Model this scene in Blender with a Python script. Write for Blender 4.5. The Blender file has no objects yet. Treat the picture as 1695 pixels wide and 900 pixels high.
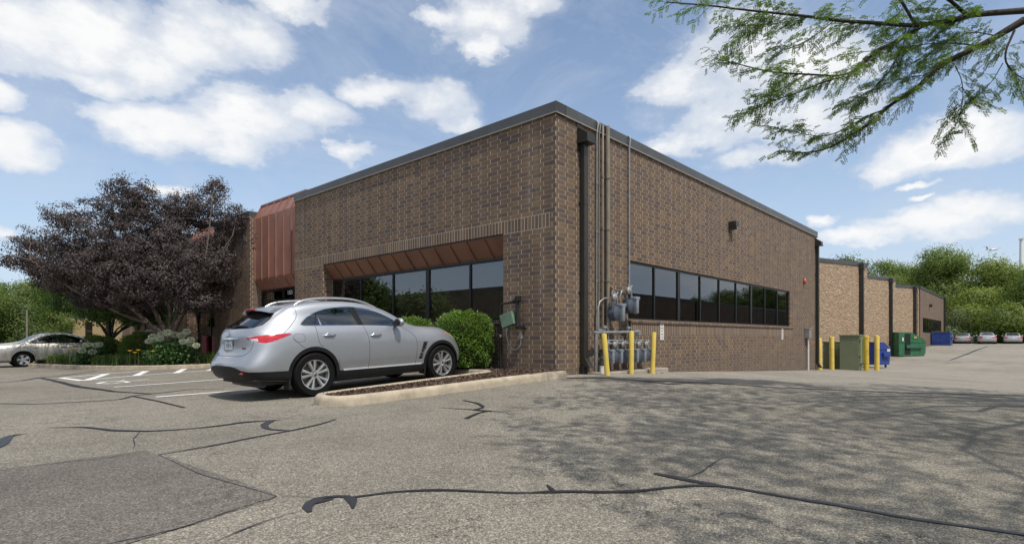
import bpy, bmesh, math, random
import numpy as np
from mathutils import Vector, Matrix
from mathutils.geometry import delaunay_2d_cdt
R=random.Random(7); NR=np.random.RandomState(7)
PI=math.pi
scene=bpy.context.scene
COL=scene.collection
# ------------------------------------------------------------------ camera frame and site layout
F=931.; CX=847.5; HY=558.
_a=math.atan2(852.5,F)
RX=(math.sin(_a),math.cos(_a)); LX=(-math.cos(_a),math.sin(_a))
CC=((920-CX)/F*12.0,12.0); ZC=(618-HY)/F*12
def loc(X,Y):
    dx,dy=X-CC[0],Y-CC[1]; return dx*RX[0]+dy*RX[1],dx*LX[0]+dy*LX[1]
CAM=loc(0,0)
def ray(px,py):
    X=(px-CX)/F; return (X*RX[0]+RX[1], X*LX[0]+LX[1], (HY-py)/F)
def pd(px,py,D):
    r=ray(px,py); return Vector((CAM[0]+D*r[0],CAM[1]+D*r[1],ZC+D*r[2]))
def hit(px,py,ax,val):
    r=ray(px,py); o=(CAM[0],CAM[1],ZC); t=(val-o[ax])/r[ax]
    return Vector([o[i]+t*r[i] for i in range(3)])
P=[]
def _c(X,Y,zr): l=loc(X,Y); P.append((l[0],l[1],zr+ZC))
for a in [(0,0,-1.15),(0,4,-1.12),(4,4,-1.15),(-4,4,-1.12),(0,-8,-1.15),(12,2,-1.3),(-12,4,-1.15),(30,0,-1.8),(-35,0,-1.2),(-3.42,9.8,-1.034),(-1.475,11.93,-.914)]: _c(*a)
P+=[(-.1,-.1,-.04),(4,0,-.16),(10,0,-.40),(15,0,-.6),(20.2,0,-.79),(26,0,-.98),(35,0,-1.05),(46,0,-.85),(56,0,-.45),(66,0,-.1),(80,0,-.1),(10,-15,-.7),(20,-15,-1.1),(35,-15,-1.2),(50,-20,-.7),(66,-25,-.1),(80,-40,-.1),(120,-20,.3),(10,-40,-.7),(50,-60,-.3),
(-1,4,-.15),(-1,10,-.28),(-1,18,-.38),(-6,18,-.45),(-6,10,-.38),(-12,10,-.42),(-12,25,-.5),(-2,30,-.45),(-30,20,-.5),(-20,60,-.5),(-60,60,-.5),(30,70,-.5),(-60,0,-.5),(-40,-40,-.5),(0,-40,-.6),(-20,100,-.4)]
P=np.array(P)
def _K(r): return np.where(r>0,r*r*np.log(r+1e-9),0)
_n=len(P); _D=np.hypot(P[:,None,0]-P[None,:,0],P[:,None,1]-P[None,:,1])
_Q=np.c_[np.ones(_n),P[:,:2]]
_W=np.linalg.solve(np.block([[_K(_D)+2*np.eye(_n),_Q],[_Q.T,np.zeros((3,3))]]),np.r_[P[:,2],0,0,0])
def gz0(x,y):
    x=np.asarray(x,float);y=np.asarray(y,float)
    r=np.hypot(x[...,None]-P[:,0],y[...,None]-P[:,1])
    z=_K(r)@_W[:-3]+_W[-3]+_W[-2]*x+_W[-1]*y
    d=np.hypot(x-10,y-5); k=np.clip((d-75)/50,0,1); k=k*k*(3-2*k)
    return z*(1-k)+(-.3)*k
# ground lattice (fine near the building, coarse towards the horizon)
def axis(lo,hi,a,b,st):
    v=list(np.arange(a,b+1e-6,st)); g=st
    x=b
    while x<hi: g*=1.25; x+=g; v.append(x)
    g=st; x=a
    while x>lo: g*=1.25; x-=g; v.insert(0,x)
    return np.array(v)
GX=axis(-900,1500,-14,60,.4); GY=axis(-900,1500,-14,30,.4)
GZ=gz0(GX[:,None]+0*GY[None,:],GY[None,:]+0*GX[:,None])
def gz(x,y):
    i=min(max(int(np.searchsorted(GX,x))-1,0),len(GX)-2); j=min(max(int(np.searchsorted(GY,y))-1,0),len(GY)-2)
    u=(x-GX[i])/(GX[i+1]-GX[i]); v=(y-GY[j])/(GY[j+1]-GY[j])
    return float(GZ[i,j]*(1-u)*(1-v)+GZ[i+1,j]*u*(1-v)+GZ[i,j+1]*(1-u)*v+GZ[i+1,j+1]*u*v)
def gp(px,py):
    r=ray(px,py); t=.5
    f=lambda t: ZC+t*r[2]-gz(CAM[0]+t*r[0],CAM[1]+t*r[1])
    dt=.1
    while t<140:
        dt=.1*max(1,t/8)
        if f(t)<0: break
        t+=dt
    lo,hi=t-dt,t
    for _ in range(24):
        m=(lo+hi)/2
        if f(m)<0: hi=m
        else: lo=m
    return Vector((CAM[0]+hi*r[0],CAM[1]+hi*r[1],gz(CAM[0]+hi*r[0],CAM[1]+hi*r[1])))
# ------------------------------------------------------------------ materials
def newmat(name):
    m=bpy.data.materials.new(name); m.use_nodes=True; nt=m.node_tree; nt.nodes.clear()
    return m,nt
class N:
    def __init__(s,nt): s.nt=nt
    def __call__(s,t,**k):
        n=s.nt.nodes.new(t)
        for a,b in k.items(): setattr(n,a,b)
        return n
    def l(s,a,b): s.nt.links.new(a,b)
    def math(s,op,a,b=None,c=None,clamp=False):
        n=s('ShaderNodeMath',operation=op); n.use_clamp=clamp
        for i,v in enumerate((a,b,c)):
            if v is None: continue
            if hasattr(v,'links'): s.l(v,n.inputs[i])
            else: n.inputs[i].default_value=v
        return n.outputs[0]
    def noise(s,vec,scale,detail=4,rough=.55,dist=0):
        n=s('ShaderNodeTexNoise'); n.inputs['Scale'].default_value=scale; n.inputs['Detail'].default_value=detail
        n.inputs['Roughness'].default_value=rough; n.inputs['Distortion'].default_value=dist
        if vec is not None: s.l(vec,n.inputs['Vector'])
        return n.outputs['Fac']
    def ramp(s,fac,stops,interp='LINEAR'):
        n=s('ShaderNodeValToRGB'); cr=n.color_ramp; cr.interpolation=interp
        while len(cr.elements)<len(stops): cr.elements.new(.5)
        for e,(p,c) in zip(cr.elements,stops):
            e.position=p; e.color=(c,c,c,1) if not hasattr(c,'__len__') else (*c,1)
        s.l(fac,n.inputs[0]); return n.outputs[0]
    def mix(s,fac,a,b,mode='MIX'):
        n=s('ShaderNodeMix',data_type='RGBA',blend_type=mode)
        for i,v in ((0,fac),(6,a),(7,b)):
            if hasattr(v,'links'): s.l(v,n.inputs[i])
            elif i==0: n.inputs[0].default_value=v
            else: n.inputs[i].default_value=(*v,1) if len(v)==3 else v
        return n.outputs[2]
    def bump(s,h,strength=.3,dist=.02,normal=None):
        n=s('ShaderNodeBump'); n.inputs['Strength'].default_value=strength; n.inputs['Distance'].default_value=dist
        s.l(h,n.inputs['Height'])
        if normal is not None: s.l(normal,n.inputs['Normal'])
        return n.outputs[0]
    def bsdf(s,col,rough=.7,metal=0,spec=.5,normal=None,coat=0,**k):
        b=s('ShaderNodeBsdfPrincipled'); o=s('ShaderNodeOutputMaterial')
        for nm,v in (('Base Color',col),('Roughness',rough),('Metallic',metal),('Specular IOR Level',spec),('Coat Weight',coat)):
            if hasattr(v,'links'): s.l(v,b.inputs[nm])
            elif nm=='Base Color': b.inputs[nm].default_value=(*v,1)
            else: b.inputs[nm].default_value=v
        for nm,v in k.items(): b.inputs[nm.replace('_',' ')].default_value=v
        if normal is not None: s.l(normal,b.inputs['Normal'])
        s.l(b.outputs[0],o.inputs[0]); return b
def simple(name,col,rough=.6,metal=0,var=.15,scale=6,bump=0,spec=.5,coat=0,bscale=60,dirt=0):
    m,nt=newmat(name); n=N(nt); tc=n('ShaderNodeTexCoord').outputs['Object']
    c=n.noise(tc,scale,5)
    col2=n.mix(n.ramp(c,[(.3,0),(.7,1)]),tuple(v*(1-var) for v in col),tuple(min(1,v*(1+var)) for v in col))
    if dirt:
        d=n.noise(tc,2.3,6,.7); col2=n.mix(n.ramp(d,[(.5,0),(.75,dirt)]),col2,(.08,.07,.055))
    nb=n.bump(n.noise(tc,bscale,4),bump,.01) if bump else None
    rr=n.ramp(n.noise(tc,scale*2.3,3),[(.2,max(0,rough-.07)),(.8,min(1,rough+.07))])
    n.bsdf(col2,rr,metal,spec,nb,coat); return m
def glassmat(name,tint,refl=.12,rough=.01,through=.5):
    m,nt=newmat(name); n=N(nt)
    t=n('ShaderNodeBsdfTransparent'); t.inputs[0].default_value=(*[through*v for v in tint],1)
    g=n('ShaderNodeBsdfGlossy'); g.inputs['Roughness'].default_value=rough; g.inputs[0].default_value=(.95,.97,1,1)
    lw=n('ShaderNodeLayerWeight'); lw.inputs[0].default_value=.35
    fac=n.math('MULTIPLY_ADD',lw.outputs['Fresnel'],.6,refl,clamp=True)
    mx=n('ShaderNodeMixShader'); n.l(fac,mx.inputs[0]); n.l(t.outputs[0],mx.inputs[1]); n.l(g.outputs[0],mx.inputs[2])
    o=n('ShaderNodeOutputMaterial'); n.l(mx.outputs[0],o.inputs[0]); return m
def brickmat(name,soldier=False):
    m,nt=newmat(name); n=N(nt)
    tc=n('ShaderNodeTexCoord').outputs['Object']; sp=n('ShaderNodeSeparateXYZ'); n.l(tc,sp.inputs[0])
    ge=n('ShaderNodeNewGeometry'); sn=n('ShaderNodeSeparateXYZ'); n.l(ge.outputs['True Normal'],sn.inputs[0])
    isx=n.math('GREATER_THAN',n.math('ABSOLUTE',sn.outputs[0]),.5)
    mu=n('ShaderNodeMix',data_type='FLOAT'); n.l(isx,mu.inputs[0]); n.l(sp.outputs[0],mu.inputs[2]); n.l(sp.outputs[1],mu.inputs[3])
    # small waviness so that the courses are not ruled lines
    w=n.math('MULTIPLY',n.math('SUBTRACT',n.noise(tc,7,2),.5),.008)
    u=n.math('ADD',mu.outputs[0],w); v=n.math('ADD',sp.outputs[2],w)
    cv=n('ShaderNodeCombineXYZ'); 
    b=n('ShaderNodeTexBrick')
    if soldier:
        n.l(n.math('ADD',u,100),cv.inputs[0]); n.l(n.math('ADD',v,10*.3048-.107 if soldier==1 else 10*.3048-.845),cv.inputs[1])
        b.offset=0; b.inputs['Brick Width'].default_value=.1016; b.inputs['Row Height'].default_value=.3048
    else:
        n.l(n.math('ADD',u,100),cv.inputs[0]); n.l(n.math('ADD',v,20.32),cv.inputs[1])
        b.offset=.29; b.inputs['Brick Width'].default_value=.325; b.inputs['Row Height'].default_value=.1016
    n.l(cv.outputs[0],b.inputs['Vector'])
    b.inputs['Scale'].default_value=1; b.inputs['Mortar Size'].default_value=.0072; b.inputs['Mortar Smooth'].default_value=.3; b.inputs['Bias'].default_value=0
    b.inputs['Color1'].default_value=(0,0,0,1); b.inputs['Color2'].default_value=(1,1,1,1); b.inputs['Mortar'].default_value=(0,0,0,1)
    rnd=b.outputs['Color']; fac=b.outputs['Fac']
    c=n.ramp(rnd,[(0,(.108,.079,.068)),(.16,(.132,.095,.078)),(.34,(.160,.108,.076)),(.55,(.175,.115,.075)),(.75,(.194,.128,.080)),(.9,(.232,.155,.090)),(1,(.14,.105,.085))])
    big=n.noise(tc,.55,4); c=n.mix(n.ramp(big,[(.3,.0),(.7,.45)]),c,(.125,.094,.08))
    fine=n.noise(tc,70,4,.7); c=n.mix(1,c,n.ramp(fine,[(.2,.74),(.8,1.22)]),'MULTIPLY')
    mort=n.mix(n.noise(tc,4,4),(.56,.46,.33),(.72,.60,.44))
    if not soldier:   # bed joints are coloured darker than the head joints
        rowf=n.math('FRACT',n.math('DIVIDE',n.math('ADD',v,20.32),.1016)); dist=n.math('MINIMUM',rowf,n.math('SUBTRACT',1,rowf))
        mort=n.mix(n.ramp(dist,[(.07,.85),(.12,0)]),mort,(.215,.16,.11))
    # weathering streaks down the wall
    mp=n('ShaderNodeMapping'); mp.inputs['Scale'].default_value=(3,3,.25); n.l(tc,mp.inputs[0])
    st=n.noise(mp.outputs[0],1.3,5,.65)
    c2=n.mix(fac,c,mort); c2=n.mix(1,c2,n.ramp(st,[(.3,.80),(.6,1.06)]),'MULTIPLY')
    eff=n.ramp(n.noise(mp.outputs[0],.7,6,.7),[(.58,0),(.72,.28)]); c2=n.mix(eff,c2,(.34,.30,.25)); gr=n.math('MULTIPLY',n.ramp(sp.outputs[2],[(.0,.55),(.35,0)]),n.noise(tc,3,5,.7)); c2=n.mix(gr,c2,(.13,.11,.085))
    h=n.math('ADD',n.math('MULTIPLY',n.math('SUBTRACT',1,fac),1),n.math('MULTIPLY',fine,.25))
    n.bsdf(c2,.82,0,.3,n.bump(h,.55,.008)); return m
def leafmat(name,c1,c2,c3,rough=.5,trans=.25,spec=.4):
    m,nt=newmat(name); n=N(nt)
    ge=n('ShaderNodeNewGeometry'); tc=n('ShaderNodeTexCoord').outputs['Object']
    r=ge.outputs['Random Per Island']
    c=n.ramp(r,[(0,c1),(.5,c2),(1,c3)]); c=n.mix(n.ramp(n.noise(tc,1.1,3),[(.35,0),(.65,.5)]),c,c1)
    b=n('ShaderNodeBsdfPrincipled'); n.l(c,b.inputs['Base Color']); b.inputs['Roughness'].default_value=rough; b.inputs['Specular IOR Level'].default_value=spec
    t=n('ShaderNodeBsdfTranslucent'); n.l(n.mix(1,c,(1.4,1.5,.7),'MULTIPLY'),t.inputs[0])
    mx=n('ShaderNodeMixShader'); mx.inputs[0].default_value=trans; n.l(b.outputs[0],mx.inputs[1]); n.l(t.outputs[0],mx.inputs[2])
    o=n('ShaderNodeOutputMaterial'); n.l(mx.outputs[0],o.inputs[0]); return m
def asphalt(name,base,dark,light,agg=1.0,cracks=True,tint=(1,.95,.86)):
    m,nt=newmat(name); n=N(nt); tc=n('ShaderNodeTexCoord').outputs['Object']
    vo=n('ShaderNodeTexVoronoi'); vo.inputs['Scale'].default_value=120; n.l(tc,vo.inputs['Vector'])
    sp=n('ShaderNodeSeparateColor'); n.l(vo.outputs['Color'],sp.inputs[0])
    stones=n.ramp(sp.outputs[0],[(0,dark),(.35,base*.8),(.6,base),(.85,light),(1,light*1.35)])
    vo2=n('ShaderNodeTexVoronoi'); vo2.inputs['Scale'].default_value=62; n.l(tc,vo2.inputs['Vector'])
    sp2=n('ShaderNodeSeparateColor'); n.l(vo2.outputs['Color'],sp2.inputs[0])
    st2=n.ramp(sp2.outputs[1],[(0,.74),(.25,.92),(.8,1.04),(1,1.28)])
    big=n.noise(tc,.22,6,.6); mid=n.noise(tc,1.7,5,.65)
    c=n.mix(1,stones,st2,'MULTIPLY')
    c=n.mix(1,c,n.ramp(big,[(.3,.80),(.5,1.0),(.72,1.16)]),'MULTIPLY'); c=n.mix(1,c,n.ramp(mid,[(.25,.80),(.5,1.0),(.8,1.13)]),'MULTIPLY')
    c=n.mix(1,c,tint,'MULTIPLY')
    # oil spots
    sp3=n.noise(tc,3.1,4,.5); c=n.mix(n.ramp(sp3,[(.70,0),(.80,.5)]),c,(.05,.047,.043))
    h=n.math('ADD',sp.outputs[0],n.math('MULTIPLY',sp2.outputs[1],1.4))
    if cracks:
        wv=n('ShaderNodeVectorMath',operation='ADD'); ns=n('ShaderNodeTexNoise'); ns.inputs['Scale'].default_value=1.6; ns.inputs['Detail'].default_value=6; ns.inputs['Roughness'].default_value=.7
        n.l(tc,ns.inputs['Vector']); sc=n('ShaderNodeVectorMath',operation='SCALE'); n.l(ns.outputs['Color'],sc.inputs[0]); sc.inputs['Scale'].default_value=1.1
        n.l(tc,wv.inputs[0]); n.l(sc.outputs[0],wv.inputs[1])
        vc=n('ShaderNodeTexVoronoi',feature='DISTANCE_TO_EDGE'); vc.inputs['Scale'].default_value=.42; n.l(wv.outputs[0],vc.inputs['Vector'])
        line=n.ramp(vc.outputs['Distance'],[(0,1),(.0022,.9),(.005,0)])
        gate=n.ramp(n.noise(tc,.45,3),[(.52,0),(.6,1)])
        k=n.math('MULTIPLY',line,gate); c=n.mix(n.math('MULTIPLY',k,.8),c,(.035,.033,.03)); h=n.math('SUBTRACT',h,n.math('MULTIPLY',k,4))
    n.bsdf(c,.88,0,.25,n.bump(h,.35,.003)); return m
M={}
M['brick']=brickmat('brown_brick'); M['soldier']=brickmat('brown_brick_soldier_course',1); M['sillbrick']=brickmat('brown_brick_soldier_low',2)
M['asphalt']=asphalt('asphalt_aged',.218,.11,.325,tint=(1,.90,.73)); M['patch']=asphalt('asphalt_patch',.15,.08,.215,tint=(1,.89,.76)); M['lane']=asphalt('asphalt_bleached',.27,.17,.36,tint=(1,.905,.75))
M['tar']=simple('tar_seal',(.022,.022,.024),.45,var=.35,scale=25,bump=.3,bscale=80)
def paintmat():
    m,nt=newmat('road_paint'); n=N(nt); tc=n('ShaderNodeTexCoord').outputs['Object']
    w=n.noise(tc,45,5,.7); c=n.mix(n.ramp(w,[(.60,0),(.72,.6)]),(.78,.78,.76),(.22,.20,.18)); n.bsdf(c,.7,0,.3); return m
M['paint']=paintmat()
M['kerb']=simple('kerb_concrete',(.44,.37,.27),.85,var=.22,scale=5,bump=.4,bscale=90,dirt=.55)
M['mulch']=simple('mulch_soil',(.075,.048,.035),.95,var=.5,scale=40,bump=.8,bscale=50)
M['grass']=simple('grass_turf',(.085,.11,.035),.9,var=.35,scale=1.2,bump=.5,bscale=30)
M['coping']=simple('coping_bronze',(.085,.085,.082),.42,.3,var=.12,scale=2)
M['copingedge']=simple('coping_drip_edge',(.30,.26,.21),.5,.2)
M['bronze']=simple('bronze_metal',(.045,.043,.037),.42,.4,var=.15)
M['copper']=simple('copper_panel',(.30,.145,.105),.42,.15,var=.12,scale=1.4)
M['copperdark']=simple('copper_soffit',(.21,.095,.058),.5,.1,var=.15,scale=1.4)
M['frame']=simple('window_frame_dark',(.018,.017,.016),.35,.3)
M['glass']=glassmat('window_glass',(.62,.6,.52),.13,.008,.5)
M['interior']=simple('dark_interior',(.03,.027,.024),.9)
M['blind']=simple('grey_blind',(.30,.29,.25),.9)
M['roof']=simple('roof_gravel',(.25,.24,.22),.95)
M['yellow']=simple('bollard_yellow',(.74,.55,.11),.5,var=.10,scale=4,bump=.1,dirt=.28)
M['scuff']=simple('bollard_scuffed_yellow',(.62,.44,.05),.55,var=.3,scale=14,dirt=.9)
M['galv']=simple('galvanised_steel',(.34,.345,.34),.45,.5,var=.2,scale=12)
M['tanpipe']=simple('painted_conduit',(.23,.20,.155),.5,.2,var=.15)
M['metergrey']=simple('meter_grey',(.23,.26,.29),.45,.15,var=.15,scale=8)
M['meterdark']=simple('meter_dark',(.085,.10,.13),.5,.1,var=.2)
M['rust']=simple('rusty_cap',(.30,.12,.05),.8)
M['concrete']=simple('concrete_pad',(.33,.29,.24),.9,var=.2,scale=3,bump=.4)
M['white']=simple('white_enamel',(.70,.69,.66),.5,dirt=.15); M['black']=simple('black_rubber',(.012,.012,.012),.6)
M['redprint']=simple('red_print',(.45,.05,.04),.6); M['blackprint']=simple('black_print',(.02,.02,.02),.6)
M['redpanel']=simple('red_panel',(.40,.045,.05),.5)
M['utilgreen']=simple('cabinet_green',(.165,.19,.115),.55,var=.1,scale=2,dirt=.2)
M['utilgreen_lit']=simple('cabinet_green_lit',(.27,.32,.16),.5,var=.08)  # cabinet green again, with sunlight on one side put into the colour
M['dgreen']=simple('dumpster_green',(.035,.15,.075),.5,var=.25,scale=3,dirt=.4,bump=.15,bscale=8)
M['dblue']=simple('dumpster_blue',(.02,.055,.26),.5,var=.25,scale=3,dirt=.4,bump=.15,bscale=8)
M['boxgreen']=simple('utility_box_green',(.13,.21,.14),.5)
M['lens']=simple('lamp_lens',(.6,.6,.55),.25)
M['bark']=simple('bark_grey_brown',(.13,.10,.078),.9,var=.4,scale=14,bump=.8,bscale=30)
M['barkdark']=simple('bark_dark',(.045,.036,.03),.9,var=.4,scale=14,bump=.7,bscale=40)
M['split']=None
def splitface():
    m,nt=newmat('split_face_block'); n=N(nt); tc=n('ShaderNodeTexCoord').outputs['Object']
    a=n.noise(tc,3.2,7,.74,.6); b=n('ShaderNodeTexVoronoi'); b.inputs['Scale'].default_value=4.2; 
    wv=n('ShaderNodeVectorMath',operation='ADD'); ns=n('ShaderNodeTexNoise'); ns.inputs['Scale'].default_value=5; n.l(tc,ns.inputs['Vector']); n.l(tc,wv.inputs[0]); n.l(ns.outputs['Color'],wv.inputs[1]); n.l(wv.outputs[0],b.inputs['Vector'])
    c=n.ramp(a,[(.25,(.26,.17,.11)),(.40,(.42,.30,.20)),(.6,(.54,.40,.275)),(.8,(.66,.51,.36))])
    h=n.math('ADD',a,n.math('MULTIPLY',b.outputs['Distance'],.9))
    n.bsdf(c,.92,0,.2,n.bump(h,1.0,.12)); return m
M['split']=splitface()
def tanbrick():
    m,nt=newmat('tan_brick'); n=N(nt); tc=n('ShaderNodeTexCoord').outputs['Object']
    c=n.mix(n.noise(tc,6,4),(.40,.27,.13),(.55,.39,.21)); n.bsdf(c,.9); return m
M['tan']=tanbrick()
# car materials
def carpaint(name,col,flake=.5):
    m,nt=newmat(name); n=N(nt); tc=n('ShaderNodeTexCoord').outputs['Object']
    vo=n('ShaderNodeTexVoronoi'); vo.inputs['Scale'].default_value=900; n.l(tc,vo.inputs['Vector'])
    sp=n('ShaderNodeSeparateColor'); n.l(vo.outputs['Color'],sp.inputs[0])
    c=n.mix(sp.outputs[0],tuple(v*.85 for v in col),tuple(min(1,v*1.12) for v in col))
    sz=n('ShaderNodeSeparateXYZ'); n.l(tc,sz.inputs[0])
    low_tone=n.math('MULTIPLY',n.ramp(sz.outputs[2],[(.3,1),(.75,0)]),n.ramp(n.noise(tc,5,5,.7),[(.3,.1),(.8,.5)]))  # body colour turns patchy and darker towards the bottom
    c=n.mix(low_tone,c,(.20,.185,.16))
    n.bsdf(c,.46,.6,.5,None,.9,Coat_Roughness=.05); return m
M['silver']=carpaint('silver_paint',(.39,.405,.43)); M['champagne']=carpaint('champagne_paint',(.44,.42,.37)); M['farsilver']=carpaint('far_silver_paint',(.55,.55,.56))
M['plastic']=simple('black_cladding',(.012,.012,.013),.5,var=.2,bump=.1,bscale=200,spec=.25)
M['chrome']=simple('chrome_trim',(.75,.75,.76),.12,1,var=.03); M['tyre']=simple('tyre_rubber',(.006,.006,.006),.75,var=.3,scale=20,spec=.2)
M['alloy']=simple('alloy_rim',(.62,.62,.62),.28,.85,var=.04); M['brake']=simple('brake_disc',(.15,.14,.13),.5,.6)
M['carglass']=glassmat('tinted_car_glass',(.35,.38,.36),.10,.004,.18); M['carglassf']=glassmat('clear_car_glass',(.75,.9,.8),.10,.004,.7)
M['seam']=simple('panel_gap',(.02,.02,.02),.8); M['redlens']=simple('red_lens',(.50,.008,.012),.12,0,var=.3,scale=30,coat=1); M['clearlens']=simple('clear_lens',(.6,.55,.52),.12,0,coat=1); M['amber']=simple('amber_lens',(.75,.22,.02),.15,coat=1)
M['seatdark']=simple('seat_leather',(.035,.033,.032),.6); M['plate']=simple('plate_face',(.55,.62,.66),.4,var=.05); M['plateblue']=simple('plate_blue_print',(.03,.05,.16),.5)
M['purple']=leafmat('purple_leaves',(.040,.029,.031),(.076,.055,.054),(.125,.102,.090),.55,.18,.28)
M['green1']=leafmat('green_leaves',(.05,.10,.022),(.085,.16,.035),(.14,.23,.05),.45,.3)
M['locust']=leafmat('locust_leaflets',(.075,.13,.022),(.12,.20,.035),(.20,.29,.06),.5,.35)
M['box']=leafmat('boxwood_leaves',(.075,.15,.03),(.17,.27,.055),(.28,.38,.10),.4,.3)
M['far4']=leafmat('far_tree_leaves_yellow',(.16,.21,.045),(.22,.27,.065),(.30,.34,.09),.6,.4,.3)
M['yew']=leafmat('yellow_green_leaves',(.07,.12,.02),(.12,.19,.035),(.19,.26,.05),.45,.25)
M['far1']=leafmat('far_tree_leaves',(.13,.18,.045),(.18,.235,.06),(.25,.30,.085),.6,.4,.3)
M['far2']=leafmat('far_tree_leaves_dark',(.08,.12,.032),(.12,.165,.045),(.18,.22,.07),.6,.35,.3)
M['far3']=leafmat('far_tree_leaves_pale',(.09,.11,.04),(.13,.15,.06),(.18,.20,.085),.6,.2,.3)
M['blade']=leafmat('daylily_blades',(.11,.18,.045),(.17,.26,.07),(.30,.36,.14),.45,.25)
M['hydl']=leafmat('hydrangea_leaves',(.035,.085,.025),(.06,.13,.035),(.10,.18,.055),.5,.2)
M['bloom']=leafmat('hydrangea_petals',(.50,.56,.40),(.66,.68,.56),(.74,.74,.68),.7,.2); M['lily']=leafmat('lily_petals',(.75,.42,.02),(.85,.55,.03),(.9,.62,.04),.6,.2)
M['chip']=leafmat('mulch_chips',(.05,.03,.022),(.13,.085,.06),(.30,.22,.165),.9,0,.2)
# ------------------------------------------------------------------ objects
def tag(o,label=None,cat=None,group=None,kind=None):
    for k,v in (('label',label),('category',cat),('group',group),('kind',kind)):
        if v: o[k]=v
    return o
WL={}
def link(o,parent=None):
    COL.objects.link(o)
    if parent is not None: o.parent=parent
    return o
def empty(name,loc,label,cat,group=None,rz=0,pitch=0):
    o=bpy.data.objects.new(name,None); COL.objects.link(o); o.empty_display_size=.2
    o.location=loc; o.rotation_mode='XYZ'; o.rotation_euler=(0,pitch,rz); return tag(o,label,cat,group)
def npmesh(name,verts,faces,mats,parent=None,mi=None,smooth=False,off=None,normals=None):
    """verts Nx3; faces MxK array of constant K or list of lists"""
    me=bpy.data.meshes.new(name); verts=np.asarray(verts,float)
    if off is not None: verts=verts-np.array(off)
    if isinstance(faces,np.ndarray):
        m,k=faces.shape; me.vertices.add(len(verts)); me.vertices.foreach_set('co',verts.ravel().astype(np.float32))
        me.loops.add(m*k); me.loops.foreach_set('vertex_index',faces.ravel().astype(np.int32))
        me.polygons.add(m); me.polygons.foreach_set('loop_start',np.arange(0,m*k,k,dtype=np.int32)); me.polygons.foreach_set('loop_total',np.full(m,k,dtype=np.int32))
        me.update(calc_edges=True)
    else: me.from_pydata(verts.tolist(),[],faces); me.update()
    for mm in (mats if isinstance(mats,(list,tuple)) else [mats]): me.materials.append(mm)
    if mi is not None: me.polygons.foreach_set('material_index',np.asarray(mi,dtype=np.int32))
    if smooth: me.polygons.foreach_set('use_smooth',np.ones(len(me.polygons),dtype=bool))
    me.validate(); o=bpy.data.objects.new(name,me); return link(o,parent)
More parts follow.
